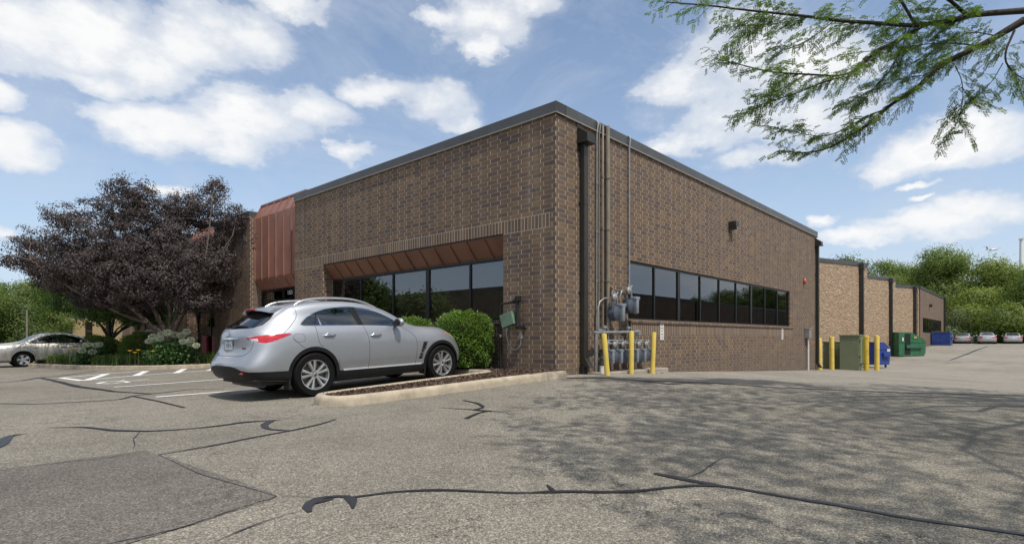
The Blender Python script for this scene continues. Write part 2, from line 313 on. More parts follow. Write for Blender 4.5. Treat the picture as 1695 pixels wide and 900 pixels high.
class MB:
    def __init__(s): s.v=[];s.f=[];s.m=[]
    def add(s,vs,fs,m=0):
        b=len(s.v); s.v+= [tuple(v) for v in vs]; s.f+=[[i+b for i in f] for f in fs]; s.m+=[m]*len(fs); return s
    def box(s,a,b,m=0,bev=0,T=None):
        x0,y0,z0=[min(p,q) for p,q in zip(a,b)]; x1,y1,z1=[max(p,q) for p,q in zip(a,b)]
        bm=bmesh.new(); vs=[bm.verts.new(p) for p in ((x0,y0,z0),(x1,y0,z0),(x1,y1,z0),(x0,y1,z0),(x0,y0,z1),(x1,y0,z1),(x1,y1,z1),(x0,y1,z1))]
        for f in ((0,3,2,1),(4,5,6,7),(0,1,5,4),(1,2,6,5),(2,3,7,6),(3,0,4,7)): bm.faces.new([vs[i] for i in f])
        if bev: bmesh.ops.bevel(bm,geom=bm.edges[:],offset=bev,segments=2,affect='EDGES',profile=.5)
        if T is not None: bm.transform(T)
        bm.verts.index_update(); s.add([v.co for v in bm.verts],[[v.index for v in f.verts] for f in bm.faces],m); bm.free(); return s
    def prism(s,poly,ax,lo,hi,m=0):
        """poly 2D extruded along axis ax"""
        def P3(p,w):
            return (w,p[0],p[1]) if ax==0 else (p[0],w,p[1]) if ax==1 else (p[0],p[1],w)
        n=len(poly); vs=[P3(p,lo) for p in poly]+[P3(p,hi) for p in poly]
        fs=[list(range(n)),list(range(n,2*n))[::-1]]+[[i,i+n,(i+1)%n+n,(i+1)%n] for i in range(n)]
        return s.add(vs,fs,m)
    def tube(s,pts,r,n=10,m=0,cap=True):
        pts=[Vector(p) for p in pts]; rs=r if hasattr(r,'__len__') else [r]*len(pts)
        d0=(pts[1]-pts[0]).normalized(); up=Vector((0,0,1)) if abs(d0.z)<.9 else Vector((1,0,0)); x=d0.cross(up).normalized()
        rings=[]
        for i,p in enumerate(pts):
            d=(pts[min(i+1,len(pts)-1)]-pts[max(i-1,0)]).normalized(); x=(x-d*x.dot(d)).normalized(); y=d.cross(x)
            rings.append([p+(x*math.cos(2*PI*k/n)+y*math.sin(2*PI*k/n))*rs[i] for k in range(n)])
        vs=[v for q in rings for v in q]; fs=[[i*n+k,i*n+(k+1)%n,(i+1)*n+(k+1)%n,(i+1)*n+k] for i in range(len(pts)-1) for k in range(n)]
        if cap: fs+=[list(range(n))[::-1],[len(vs)-n+k for k in range(n)]]
        return s.add(vs,fs,m)
    def lathe(s,prof,c,axis='z',n=24,m=0,close=False):
        """prof list of (r,h)"""
        vs=[];c=Vector(c)
        for r_,h in prof:
            for k in range(n):
                a=2*PI*k/n; u,w=r_*math.cos(a),r_*math.sin(a)
                vs.append(c+(Vector((u,w,h)) if axis=='z' else Vector((u,h,w)) if axis=='y' else Vector((h,u,w))))
        L=len(prof); fs=[[i*n+k,i*n+(k+1)%n,(i+1)*n+(k+1)%n,(i+1)*n+k] for i in range(L-1) for k in range(n)]
        if close: fs+=[[(L-1)*n+k,(L-1)*n+(k+1)%n,(k+1)%n,k] for k in range(n)]
        return s.add(vs,fs,m)
    def grid(s,fn,nu,nv,m=0):
        vs=[fn(i/nu,j/nv) for i in range(nu+1) for j in range(nv+1)]
        return s.add(vs,[[i*(nv+1)+j,(i+1)*(nv+1)+j,(i+1)*(nv+1)+j+1,i*(nv+1)+j+1] for i in range(nu) for j in range(nv)],m)
    def build(s,name,mats,parent=None,off=None,smooth=None,fix=True):
        me=bpy.data.meshes.new(name); o3=Vector(off) if off is not None else Vector((0,0,0))
        me.from_pydata([tuple(Vector(v)-o3) for v in s.v],[],s.f)
        for mm in (mats if isinstance(mats,(list,tuple)) else [mats]): me.materials.append(mm)
        me.polygons.foreach_set('material_index',np.array(s.m,dtype=np.int32)); me.update()
        if fix:
            bm=bmesh.new(); bm.from_mesh(me); bmesh.ops.recalc_face_normals(bm,faces=bm.faces[:]); bm.to_mesh(me); bm.free()
        if smooth:
            me.polygons.foreach_set('use_smooth',np.ones(len(me.polygons),dtype=bool)); me.set_sharp_from_angle(angle=math.radians(smooth))
        o=bpy.data.objects.new(name,me); return link(o,parent)
def copytree(o,parent=None,label=None):
    c=o.copy(); COL.objects.link(c)
    if parent is not None: c.parent=parent
    for ch in list(o.children): copytree(ch,c)
    if label: c['label']=label
    return c
def textmesh(name,body,size,mat,parent,T,ext=.002):
    cu=bpy.data.curves.new(name,'FONT'); cu.body=body; cu.size=size; cu.extrude=ext; cu.align_x='CENTER'; cu.align_y='CENTER'
    t=bpy.data.objects.new(name+'_tmp',cu); COL.objects.link(t); dg=bpy.context.evaluated_depsgraph_get()
    me=bpy.data.meshes.new_from_object(t.evaluated_get(dg)); bpy.data.objects.remove(t); bpy.data.curves.remove(cu)
    me.transform(T); me.materials.clear(); me.materials.append(mat); me.name=name; o=bpy.data.objects.new(name,me); return link(o,parent)
# ------------------------------------------------------------------ ground
nx,ny=len(GX),len(GY)
vv=np.stack([np.repeat(GX,ny),np.tile(GY,nx),GZ.ravel()],1)
ii,jj=np.meshgrid(np.arange(nx-1),np.arange(ny-1),indexing='ij'); a=(ii*ny+jj).ravel()
tag(npmesh('ground',vv,np.stack([a,a+ny,a+ny+1,a+1],1),M['asphalt'],smooth=True),kind='structure')
def drape(name,poly,off,mat,step=.5,kind='structure',parent=None):
    poly=[Vector((p[0],p[1])) for p in poly]; n=len(poly); pts=[];
    for i in range(n):
        a_,b_=poly[i],poly[(i+1)%n]; k=max(1,int((b_-a_).length/step))
        pts+=[a_.lerp(b_,t/k) for t in range(k)]
    m=len(pts); edges=[(i,(i+1)%m) for i in range(m)]
    x0,x1=min(p.x for p in pts),max(p.x for p in pts); y0,y1=min(p.y for p in pts),max(p.y for p in pts)
    def inside(x,y):
        c=False
        for i in range(m):
            p,q=pts[i],pts[i-1]
            if (p.y>y)!=(q.y>y) and x<(q.x-p.x)*(y-p.y)/(q.y-p.y)+p.x: c=not c
        return c
    allp=list(pts)
    for x in np.arange(x0+step/2,x1,step):
        for y in np.arange(y0+step/2,y1,step):
            if inside(x,y): allp.append(Vector((x,y)))
    vs,es,fs,_,_,_=delaunay_2d_cdt(allp,edges,[],1,1e-5)
    if (x1-x0)*(y1-y0)>0 and fs:
        f0=fs[0]; ar=(vs[f0[1]]-vs[f0[0]]).cross(vs[f0[2]]-vs[f0[0]])
        if ar<0: fs=[f[::-1] for f in fs]
    o=npmesh(name,[(v.x,v.y,gz(v.x,v.y)+off) for v in vs],[list(f) for f in fs],mat,parent,smooth=True)
    return tag(o,kind=kind) if kind else o
def ribbon(name,pts,widths,off,mat,jit=.25,step=.08,kind='structure'):
    pts=[Vector((p[0],p[1])) for p in pts]; ws=widths if hasattr(widths,'__len__') else [widths]*len(pts)
    Q=[];Wd=[]
    for i in range(len(pts)-1):
        k=max(1,int((pts[i+1]-pts[i]).length/step))
        for t in range(k): Q.append(pts[i].lerp(pts[i+1],t/k)); Wd.append(ws[i]+(ws[i+1]-ws[i])*t/k)
    Q.append(pts[-1]); Wd.append(ws[-1])
    for _ in range(2 if jit else 0): Q=[Q[0]]+[(Q[i-1]+Q[i]*2+Q[i+1])/4 for i in range(1,len(Q)-1)]+[Q[-1]]
    vs=[];fs=[];ja=jb=0
    for i,p in enumerate(Q):
        d=(Q[min(i+1,len(Q)-1)]-Q[max(i-1,0)]).normalized(); nn=Vector((-d.y,d.x))
        ja=ja*.6+R.uniform(-1,1)*.5; jb=jb*.6+R.uniform(-1,1)*.5
        a_=p+nn*Wd[i]*.5*(1+jit*ja); b_=p-nn*Wd[i]*.5*(1+jit*jb)
        for q in (a_,b_): vs.append((q.x,q.y,gz(q.x,q.y)+off))
        if i: fs.append([2*i-2,2*i-1,2*i+1,2*i])
    return vs,fs
def multi(name,items,off,mat,kind='structure'):
    mb=MB()
    for pts,w,j in items: mb.add(*ribbon('',pts,w,off,mat,j))
    o=mb.build(name,mat,fix=False,smooth=60); 
    # make faces point up
    me=o.data; bm=bmesh.new(); bm.from_mesh(me); bm.normal_update()
    bmesh.ops.reverse_faces(bm,faces=[f for f in bm.faces if f.normal.z<0]); bm.to_mesh(me); bm.free()
    return tag(o,kind=kind)
G=lambda L: [gp(*p) for p in L]
# bleached lane beyond the long seam
seam=[(940,626),(1000,625),(1059,630),(1129,632),(1199,635),(1279,641),(1398,646),(1498,650),(1598,652),(1695,654.5)]
SG=G(seam); ext=SG[-1]+(SG[-1]-SG[-3])*12
drape('bleached_driveway',[(p.x,p.y) for p in SG]+[(ext.x,ext.y),(24,-34),(60,-30),(87,-18),(87,-.2),(58,-.1),(36,.2),(20.6,-.02),(0,-.02)],.006,M['lane'],1.2)
def ragged(p,a=.012,st=.06):
    p=[Vector(q) for q in p]; o=[]
    for i in range(len(p)):
        A_,B_=p[i],p[(i+1)%len(p)]; k=max(1,int((B_-A_).length/st))
        for t in range(k):
            q=A_.lerp(B_,t/k); o.append((q.x+R.uniform(-a,a),q.y+R.uniform(-a,a)))
    return o
drape('dark_asphalt_patch',ragged([(-7.86,-1.08),(-7.80,-1.6),(-7.76,-2.3),(-7.71,-2.9),(-7.67,-3.54),(-7.95,-3.60),(-8.3,-3.72),(-8.62,-3.80),(-8.95,-3.93),(-9.6,-4.2),(-12.5,-4.6),(-12.8,-.5),(-10.4,-.82),(-8.9,-1.03)]),.005,M['patch'],.3)
T=[]
T.append((G([(512,848),(503,841),(507,832),(522,826),(541,822),(560,820),(580,822)]),[.03,.075,.095,.085,.06,.05,.05],.55)); T.append((G([(512,836),(530,829),(552,826)]),[.03,.05,.02],.6))
T.append((G([(575,823),(586,826),(584,842)]),[.05,.07,.02],.4))
T.append((G([(580,824),(652,814),(727,811),(850,817),(880,817),(912,814),(1000,815),(1059,814),(1099,808),(1149,804),(1189,803),(1249,814),(1323,827),(1398,838),(1473,853),(1548,865),(1647,878),(1695,885),(1800,905)]),[.03,.032,.036,.028,.022,.052,.055,.052,.045,.042,.055,.045,.045,.06,.045,.045,.045,.04,.04],.45))
T.append((G([(905,803),(915,812)]),[.01,.05],.4))
T.append((G([(1083,784),(1105,788),(1129,793),(1160,800),(1185,803)]),[.04,.07,.075,.07,.06],.35))
T.append((G([(75,708),(140,707),(190,713),(251,714),(326,709),(371,704),(401,699),(464,695)]),[.01,.05,.07,.05,.05,.06,.09,.03],.3))
T.append((G([(450,696),(436,704),(443,711),(481,713)]),[.1,.09,.05,.03],.3))
T.append((G([(261,753),(351,738),(426,723),(481,713),(527,703),(557,694)]),[.02,.035,.04,.05,.05,.02],.3))
T.append((G([(-20,745),(0,738),(10,726),(22,719),(45,718)]),[.1,.12,.10,.05,.015],.3))
T.append((G([(-60,668),(0,668),(60,669),(140,665),(200,661),(221,655),(251,652),(311,645),(371,643)]),[.04,.05,.05,.06,.06,.05,.06,.06,.03],.3))
T.append((G([(65,625),(90,630),(130,640),(190,648),(251,652)]),[.12,.14,.16,.09,.05],.3))
T.append((G([(221,656),(266,665),(306,675)]),[.05,.05,.04],.3))
T.append((G([(-40,632),(0,633),(35,630),(65,625),(100,622),(160,614)]),[.08,.08,.08,.12,.08,.05],.3))
T.append((G([(727,675),(782,678),(842,683)]),[.02,.04,.02],.3)); T.append((G([(767,663),(790,667),(803,675),(780,679),(815,681)]),[.04,.05,.04,.06,.04],.3)); T.append((G([(812,680),(790,684),(772,693)]),[.03,.05,.06],.3))
T.append((SG,[.08]*len(SG),.4)); T.append((G([(1049,629),(1109,636),(1159,633)]),[.06,.08,.03],.4))
T.append((G([(1572,596),(1615,580),(1636,573)]),[.15,.22,.1],.3)); T.append((G([(1563,600.5),(1593,599.5)]),[.25,.2],.3)); T.append((G([(1636,603.5),(1695,600.5)]),[.12,.12],.3))
multi('tar_seams',T,.009,M['tar'])
# thin open cracks
Cr=[]
for L in ([(458,822),(480,819),(503,821),(530,826)],[(220,743),(224,735),(219,727),(228,720),(231,716)],[(1130,792),(1160,783),(1175,770),(1185,765),(1196,757)],[(360,895),(400,878),(440,862),(500,845)],[(458,822),(430,834),(400,842),(370,850),(330,866),(290,877),(250,888),(200,896),(160,905)],[(390,688),(464,692),(540,695)],[(235,748),(180,758),(90,768),(0,777)],[(262,753),(330,785),(400,805),(458,822)],[(300,745),(345,742),(355,735)],[(940,700),(990,715),(1010,712)],[(480,690),(560,668),(640,668)]):
    Cr.append((G(L),[.004]+[.010]*(len(L)-2)+[.004],.8))
multi('open_cracks',Cr,.0075,M['tar'])
# parking paint
Pn=[]
def line(a,b,w=.14): Pn.append((G([a,b]),[w,w],.03))
line((258,657),(560,632.5)); 
def wline(p,q,w=.14): Pn.append(([Vector(p),Vector(q)],[w,w],.03))
wline((-6.2,7.72),(-1.0,7.72)); line((101,625.4),(177,618.5)); line((177,618.5),(238,614)); line((134,629.5),(224,621.7)); line((224,621.7),(365,611.5))
line((101,625.4),(136,630),.16); line((143,629.5),(177,618.6),.2); line((224,622),(242,614),.2); line((291,617.5),(305,610.5),.2); line((345,613.5),(360,608),.2)
# wheelchair symbol
sx=gp(185,634.5)
hc=[(161,634.6),(175,631.6),(190,630.8),(205,631.2),(213,633)]
Pn.append((G(hc),[.10]*5,.05)); Pn.append((G([(161,634.6),(185,635.2),(199,633.4)]),[.10]*3,.05)); Pn.append((G([(197,632.2),(222,630),(247,627.6)]),[.08]*3,.05)); Pn.append((G([(200,629.2),(207,628.8)]),[.16]*2,.05))
multi('parking_lines',Pn,.007,M['paint'])
# kerbs
def kerb(name,pts,h=.15,w=.17,closed=False,mat='kerb'):
    # profile swept along pts; left of travel is the back
    pts=[Vector((p[0],p[1])) for p in pts]; Q=[]
    for _ in range(2):
        if closed: L_=pts; pts=[x for i in range(len(L_)) for x in (L_[i].lerp(L_[(i+1)%len(L_)],.25),L_[i].lerp(L_[(i+1)%len(L_)],.75))]
        else: pts=[pts[0]]+[x for i in range(len(pts)-1) for x in (pts[i].lerp(pts[i+1],.25),pts[i].lerp(pts[i+1],.75))]+[pts[-1]]
    n=len(pts)
    for i in range(n if closed else n-1):
        a_,b_=pts[i],pts[(i+1)%n]; k=max(1,int((b_-a_).length/.12)); Q+=[a_.lerp(b_,t/k) for t in range(k)]
    if not closed: Q.append(pts[-1])
    prof=[(0,-.06),(.004,h*.5),(.012,h-.045),(.025,h-.02),(.05,h),(w-.03,h),(w,h-.02),(w,-.02)]
    vs=[];fs=[];m=len(prof);n=len(Q); acc=0
    for i,p in enumerate(Q):
        pr=Q[i-1] if (closed or i) else Q[i]; nx_=Q[(i+1)%n] if (closed or i<n-1) else Q[i]
        d=(nx_-pr).normalized(); nn=Vector((-d.y,d.x)); acc+=(p-Q[i-1]).length if i else 0
        jn=abs((acc+1.5)%3.05)<.06; z=gz(p.x,p.y); wob=R.uniform(-.004,.004)
        for (o_,hh) in prof:
            q=p+nn*(o_+(.012 if jn else 0)+wob); vs.append((q.x,q.y,z+hh-(.014 if jn and hh>.05 else 0)))
    for i in range(n if closed else n-1):
        for k in range(m-1): fs.append([i*m+k,((i+1)%n)*m+k,((i+1)%n)*m+k+1,i*m+k+1])
    if not closed: fs+=[list(range(m)),[(n-1)*m+k for k in range(m)][::-1]]
    mb=MB(); mb.add(vs,fs); o=mb.build(name,M[mat],smooth=50); return tag(o,kind='structure')
kerb('kerb',[(-.72,15.2),(-.72,8),(-.72,3),(-.72,1.55),(-1.0,1.12),(-3,1.14),(-4.75,1.10),(-5.1,.85),(-5.18,.45),(-5.0,.05),(-4.4,-.03),(-2.5,-.22),(-.8,-.42),(-.25,-.48)])
drape('mulch_bed',[(-.56,15.2),(-.56,3),(-.56,1.5),(-.9,.97),(-3,.98),(-4.7,.95),(-5.0,.75),(-5.02,.4),(-4.85,.18),(-4.3,.13),(-2.5,-.06),(-.9,-.25),(-.3,-.28),(0.0,-.25),(.0,1.5),(.36,1.6),(.36,9.6),(0,9.7),(0,15.2)],.115,M['mulch'],.3)
isl=[(-5.75,24),(-5.55,22.6),(-5.2,21.2),(-4.35,17.9),(-3.4,16.2),(-2.6,15.45),(-.9,15.15),(-.4,15.2)]
kerb('kerb',isl[::-1])
drape('mulch_bed',[(p[0]+.16,p[1]+.12) for p in isl]+[(0,15.3),(0,31),(-1,31),(-4.8,28)],.125,M['mulch'],.5)
# mulch chips: shreds of bark
def chips(name,fn,n,zoff):
    c=[];
    while len(c)<n:
        x,y=fn()
        if x is None: continue
        c.append((x,y,gz(x,y)+zoff+R.uniform(0,.02)))
    c=np.array(c); d=NR.normal(size=(n,3)); d[:,2]*=.35; d/=np.linalg.norm(d,axis=1)[:,None]
    e=np.cross(d,NR.normal(size=(n,3))); e/=np.linalg.norm(e,axis=1)[:,None]
    L_=NR.uniform(.012,.04,(n,1)); w_=NR.uniform(.004,.011,(n,1))
    v=np.stack([c-d*L_-e*w_,c+d*L_-e*w_,c+d*L_*.8+e*w_,c-d*L_*.9+e*w_],1).reshape(-1,3)
    return tag(npmesh(name,v,np.arange(4*n).reshape(n,4),M['chip']),kind='stuff',label='shredded brown bark mulch lying in the kerbed bed',cat='mulch')
def f1():
    x=R.uniform(-4.95,0); lo=.18-.1*(x+4.95)+.02; lo=max(-.27,lo); y=R.uniform(lo,.95)
    return (x,y)
def f2(): return R.uniform(-.55,.34),R.uniform(.95,6)
chips('mulch_chips',lambda: f1() if R.random()<.7 else f2(),15000,.115)
tag(chips('mulch_chips',lambda:(lambda t,u:(isl[0][0]*(1-t)+isl[5][0]*t+.2+u, 22.6*(1-t)+15.6*t+.3))(R.random(),R.random()*1.2),5000,.13),label='bark mulch along the front edge of the flower bed')
# grass
drape('grass_verge',[(89,8),(88,-3),(88,-14),(90,-60),(260,-60),(260,60),(89,60)],.05,M['grass'],6)
drape('lawn',[(-3,42),(-30,46),(-60,60),(-60,260),(60,260),(60,75),(24,45)],.05,M['grass'],8)
# concrete apron under the gas meters
mb=MB(); mb.box((1.15,-.42,-.35),(4.3,-.004,-.03),bev=.02); tag(mb.build('meter_pad',M['concrete']),'low rough concrete pad under the gas meters against brick wall','concrete pad')
# ------------------------------------------------------------------ office building
H=5.8
BL=empty('brick_building',(0,0,0),'long low dark brown brick office building with copper entrance bays','building')
def quadwall(mb,ax,val,us,zs,skip,matf,flip=False):
    """cells between sorted us and zs on plane axis=val"""
    for i in range(len(us)-1):
        for j in range(len(zs)-1):
            u0,u1,z0,z1=us[i],us[i+1],zs[j],zs[j+1]
            if skip((u0+u1)/2,(z0+z1)/2): continue
            m=matf((u0+u1)/2,(z0+z1)/2)
            pts=[(val,u0,z0),(val,u1,z0),(val,u1,z1),(val,u0,z1)] if ax==0 else [(u0,val,z0),(u1,val,z0),(u1,val,z1),(u0,val,z1)]
            mb.add(pts,[[0,3,2,1]] if ax==0 else [[0,1,2,3]],m)
T1,T2,T3,T4,T5,T6,T7,T8=1.54,9.714,11.68,15.416,19.15,22.6,34.3,34.3
LI=3.155; SO=3.46; D=.37; SILL=1.2; HD=2.68
# left front (x=0)
w=MB()
ops=[(T1,T2,-2,LI),(24.5,32.6,-2,LI)]; bays=[(T3,T4),(T5,T6)]
us=sorted({0,.15,T1,T2,T3,T4,T5,T6,24.5,32.6,34.2,T7}); zs=[-1,LI,SO,5.56]
sk=lambda u,z: any(a<u<b and z<t for a,b,_,t in ops) or any(a<u<b for a,b in bays)
quadwall(w,0,0,us,zs,sk,lambda u,z: 1 if (LI<z<SO and (.15<u<T3 or T6+.2<u<34.2)) else 0)
# right wall (y=0)
S1,S2,SE=2.95,16.05,20.2; WH=2.72; WS=1.225
us=[0,S1,S2,16.5,SE]; zs=[-1.6,.85,1.145,WS,WH,5.56]
quadwall(w,1,0,us,zs,lambda u,z:(S1<u<S2 and WS<z<WH),lambda u,z: 2 if (S1<u<16.5 and .85<z<1.145) else 0)
# far end and back
w.add([(SE,0,-1.6),(SE,34.3,-1.6),(SE,34.3,5.56),(SE,0,5.56)],[[0,1,2,3]]); w.add([(SE,34.3,-1.6),(0,34.3,-1),(0,34.3,5.56),(SE,34.3,5.56)],[[0,1,2,3]])
# jambs of the recessed window bays
for a_,b_ in ((T1,T2),(24.5,32.6)):
    for t,fl in ((a_,1),(b_,0)):
        w.add([(0,t,-1),(D,t,-1),(D,t,LI),(0,t,LI)],[[0,1,2,3]],0)
    for (z0,z1,mm) in ((-1,.78,0),(.78,1.085,2),):
        w.add([(D,a_,z0),(D,b_,z0),(D,b_,z1),(D,a_,z1)],[[0,3,2,1]],mm)
for a_,b_ in bays:
    for t in (a_,b_): w.add([(0,t,-1),(1.3,t,-1),(1.3,t,5.56),(0,t,5.56)],[[0,1,2,3]],0)
# window reveals of the long strip window
for x in (S1,S2): w.add([(x,0,WS),(x,.12,WS),(x,.12,WH),(x,0,WH)],[[0,1,2,3]],0)
w.add([(S1,0,WH),(S2,0,WH),(S2,.12,WH),(S1,.12,WH)],[[0,1,2,3]],0)
w.build('wall',[M['brick'],M['soldier'],M['sillbrick']],BL)
# sills: projecting rowlock course
s=MB(); s.box((S1-.02,-.035,1.145),(16.5,.13,WS),bev=.006); s.build('sill',M['brick'],BL)
for a_,b_ in ((T1,T2),(24.5,32.6)):
    s=MB(); s.box((D-.06,a_+.004,1.088),(D+.1,b_-.004,1.19),bev=.006); s.build('sill',M['brick'],BL)
r=MB(); r.box((.3,.3,5.3),(SE-.3,34,5.45)); r.build('roof',M['roof'],BL)
# coping
def coping(pts,name='coping',parent=BL,z0=5.56,z1=5.8,mat=None,t=.32,proj=.035,inward=1):
    mb=MB()
    for (a_,b_) in zip(pts[:-1],pts[1:]):
        a_=Vector((*a_,0));b_=Vector((*b_,0)); d=(b_-a_).normalized(); nn=Vector((-d.y,d.x,0))*inward
        L_=(b_-a_).length; k=max(1,round(L_/3.05))
        for i in range(k):
            p=a_+d*(L_*i/k+(0 if i==0 else .004)); q=a_+d*(L_*(i+1)/k)
            for (lo,hi,o0,m) in ((z0+.012,z1,-proj,0),(z0-.012,z0+.014,-proj-.016,1)):
                P8=[p+nn*o0,q+nn*o0,q+nn*(t),p+nn*t]
                vs=[(v.x,v.y,lo) for v in P8]+[(v.x,v.y,hi) for n_,v in enumerate(P8)]
                mb.add(vs,[[0,3,2,1],[4,5,6,7],[0,1,5,4],[1,2,6,5],[2,3,7,6],[3,0,4,7]],m)
    return mb.build(name,[M['coping'],M['copingedge']],parent)
coping([(0,T3),(0,0-.035)],inward=1); coping([(-.036,0),(SE+.03,0)],inward=1)
coping([(0,T5),(0,T4)]); coping([(0,T7),(0,T6)])
coping([(SE,0),(SE,34)])
# copper bays
def bay(a_,b_,name='copper_bay'):
    x0=.2; mb=MB(); A=a_+.004; B=b_-.004
    prof=[(.48,2.66),(x0,3.10),(x0,5.50),(.46,6.04),(1.25,5.4)]
    vs=[(x,A,z) for x,z in prof]+[(x,B,z) for x,z in prof]; n=len(prof)
    mb.add(vs,[[i,i+1,i+1+n,i+n] for i in range(n-1)]); mb.add(vs,[[0,1,2,3,4]]); mb.add(vs,[[5,6,7,8,9]])
    o=mb.build('copper_panel',M['copper'],BL)
    k=6; sm=MB()
    for i in range(k+1):
        t=A+(B-A)*i/k; t=min(max(t,A+.02),B-.02)
        for (p,q) in zip(prof[:3],prof[1:4]):
            dx,dz=q[0]-p[0],q[1]-p[1]; L_=math.hypot(dx,dz); nx_,nz_=-dz/L_,dx/L_
            sm.add([(p[0],t-.012,p[1]),(q[0],t-.012,q[1]),(q[0]+nx_*.045,t-.012,q[1]+nz_*.045),(p[0]+nx_*.045,t-.012,p[1]+nz_*.045),(p[0],t+.012,p[1]),(q[0],t+.012,q[1]),(q[0]+nx_*.045,t+.012,q[1]+nz_*.045),(p[0]+nx_*.045,t+.012,p[1]+nz_*.045)],[[0,1,2,3],[4,7,6,5],[3,2,6,7],[0,4,5,1],[1,5,6,2],[0,3,7,4]])
        sm.build('standing_seam',M['copper'],o); sm=MB()
    rg=MB(); rg.box((.42,A,6.02),(.60,B,6.09)); rg.build('ridge_cap',M['copper'],o)
    # entrance glazing below
    X=.48; fr=MB()
    for t0,t1,z0,z1 in ((A,B,2.56,2.66),(A,B,2.16,2.24),(A,A+.08,-.5,2.56),(B-.08,B,-.5,2.56),((A+B)/2-.04,(A+B)/2+.04,-.5,2.56),(A+.9,A+.96,-.5,2.2),(A,B,-.5,-.1)):
        fr.box((X-.03,t0,z0),(X+.05,t1,z1))
    fo=fr.build('door_frame',M['frame'],BL); gl=MB(); gl.add([(X,A,-.5),(X,B,-.5),(X,B,2.6),(X,A,2.6)],[[0,3,2,1]]); gl.build('pane',M['glass'],fo)
    return fo
f0=bay(T3,T4); f1_=bay(T5,T6)
textmesh('house_number','1325',.21,M['white'],f0,Matrix.Translation(hit(480,484,0,.44))@Matrix.Rotation(-PI/2,4,'Z')@Matrix.Rotation(PI/2,4,'X'))
for t0,t1 in ((19.25,20.3),(21.0,21.6)):
    mb=MB(); mb.box((.30,t0,-.6),(.40,t1,.85),bev=.01); mb.build('red_panel',M['redpanel'],BL)
# sloping copper soffits over the recessed windows
def soffit(a_,b_):
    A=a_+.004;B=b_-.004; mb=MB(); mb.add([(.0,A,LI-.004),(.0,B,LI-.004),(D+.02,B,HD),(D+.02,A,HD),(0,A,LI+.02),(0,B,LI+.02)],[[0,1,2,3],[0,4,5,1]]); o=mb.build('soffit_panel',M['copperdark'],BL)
    sm=MB(); k=round((B-A)/.62)
    for i in range(k+1):
        t=A+.015+(B-A-.03)*i/k
        sm.add([(0,t-.01,LI-.004),(D,t-.01,HD),(D-.03,t-.01,HD-.02),(-.00,t-.01,LI-.045),(0,t+.01,LI-.004),(D,t+.01,HD),(D-.03,t+.01,HD-.02),(0,t+.01,LI-.045)],[[0,1,2,3],[4,7,6,5],[3,2,6,7],[0,3,7,4]])
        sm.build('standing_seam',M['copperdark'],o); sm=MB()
    e=MB(); e.box((-.008,A,LI-.018),(.05,B,LI-.002)); e.box((D-.03,A,HD-.02),(D+.05,B,HD+.02)); e.build('soffit_trim',M['bronze'],o)
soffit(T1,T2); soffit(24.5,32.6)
def winstrip(ax,val,edges,z0,z1,thick,depth=.06,fw=.045):
    """frame in plane; ax 0 -> x=val facing -x, 1 -> y=val facing -y; each pane its own window"""
    def bx(mb,u0,u1,a_,b_,o0=0,o1=None):
        o1=depth if o1 is None else o1
        if ax==0: mb.box((val+o0,u0,a_),(val+o1,u1,b_))
        else: mb.box((u0,val+o0,a_),(u1,val+o1,b_))
    for i in range(len(edges)-1):
        u0,u1=edges[i],edges[i+1]; mb=MB()
        bx(mb,u0,u1,z0,z0+fw); bx(mb,u0,u1,z1-fw*1.3,z1)
        l=fw*(1.6 if i in thick else .6); r_=fw*(1.6 if i+1 in thick else .6)
        bx(mb,u0,u0+l,z0+fw,z1-fw*1.3,-.012); bx(mb,u1-r_,u1,z0+fw,z1-fw*1.3,-.012)
        o=mb.build('window',M['frame'],BL)
        g=MB(); a_,b_=u0+l-.005,u1-r_+.005; zz0,zz1=z0+fw-.005,z1-fw
        if ax==0: g.add([(val+.02,a_,zz0),(val+.02,b_,zz0),(val+.02,b_,zz1),(val+.02,a_,zz1)],[[0,3,2,1]])
        else: g.add([(a_,val+.02,zz0),(b_,val+.02,zz0),(b_,val+.02,zz1),(a_,val+.02,zz1)],[[0,1,2,3]])
        g.build('pane',M['glass'],o)
winstrip(1,.06,[S1+1.4556*i for i in range(10)],WS,WH,{0,2,6,9})
winstrip(0,D,[T1,3.05,4.75,6.35,8.05,T2],1.19,HD,{0,2,5}); winstrip(0,D,[24.5+1.62*i for i in range(6)],1.19,HD,{0,2,5})
# rooms behind the glass: floor, ceiling, partitions and blinds
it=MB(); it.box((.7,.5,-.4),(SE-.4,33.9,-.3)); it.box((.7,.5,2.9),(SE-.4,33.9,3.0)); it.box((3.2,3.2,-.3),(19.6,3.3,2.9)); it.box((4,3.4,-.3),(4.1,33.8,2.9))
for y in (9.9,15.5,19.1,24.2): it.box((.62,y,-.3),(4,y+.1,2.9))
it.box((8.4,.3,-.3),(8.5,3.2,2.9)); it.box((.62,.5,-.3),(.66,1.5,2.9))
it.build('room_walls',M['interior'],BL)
bd=MB(); bd.box((D+.10,1.62,1.25),(D+.12,4.70,2.6)); bd.box((D+.10,4.80,1.25),(D+.12,6.3,2.6)); bd.build('window_blind',M['blind'],BL)
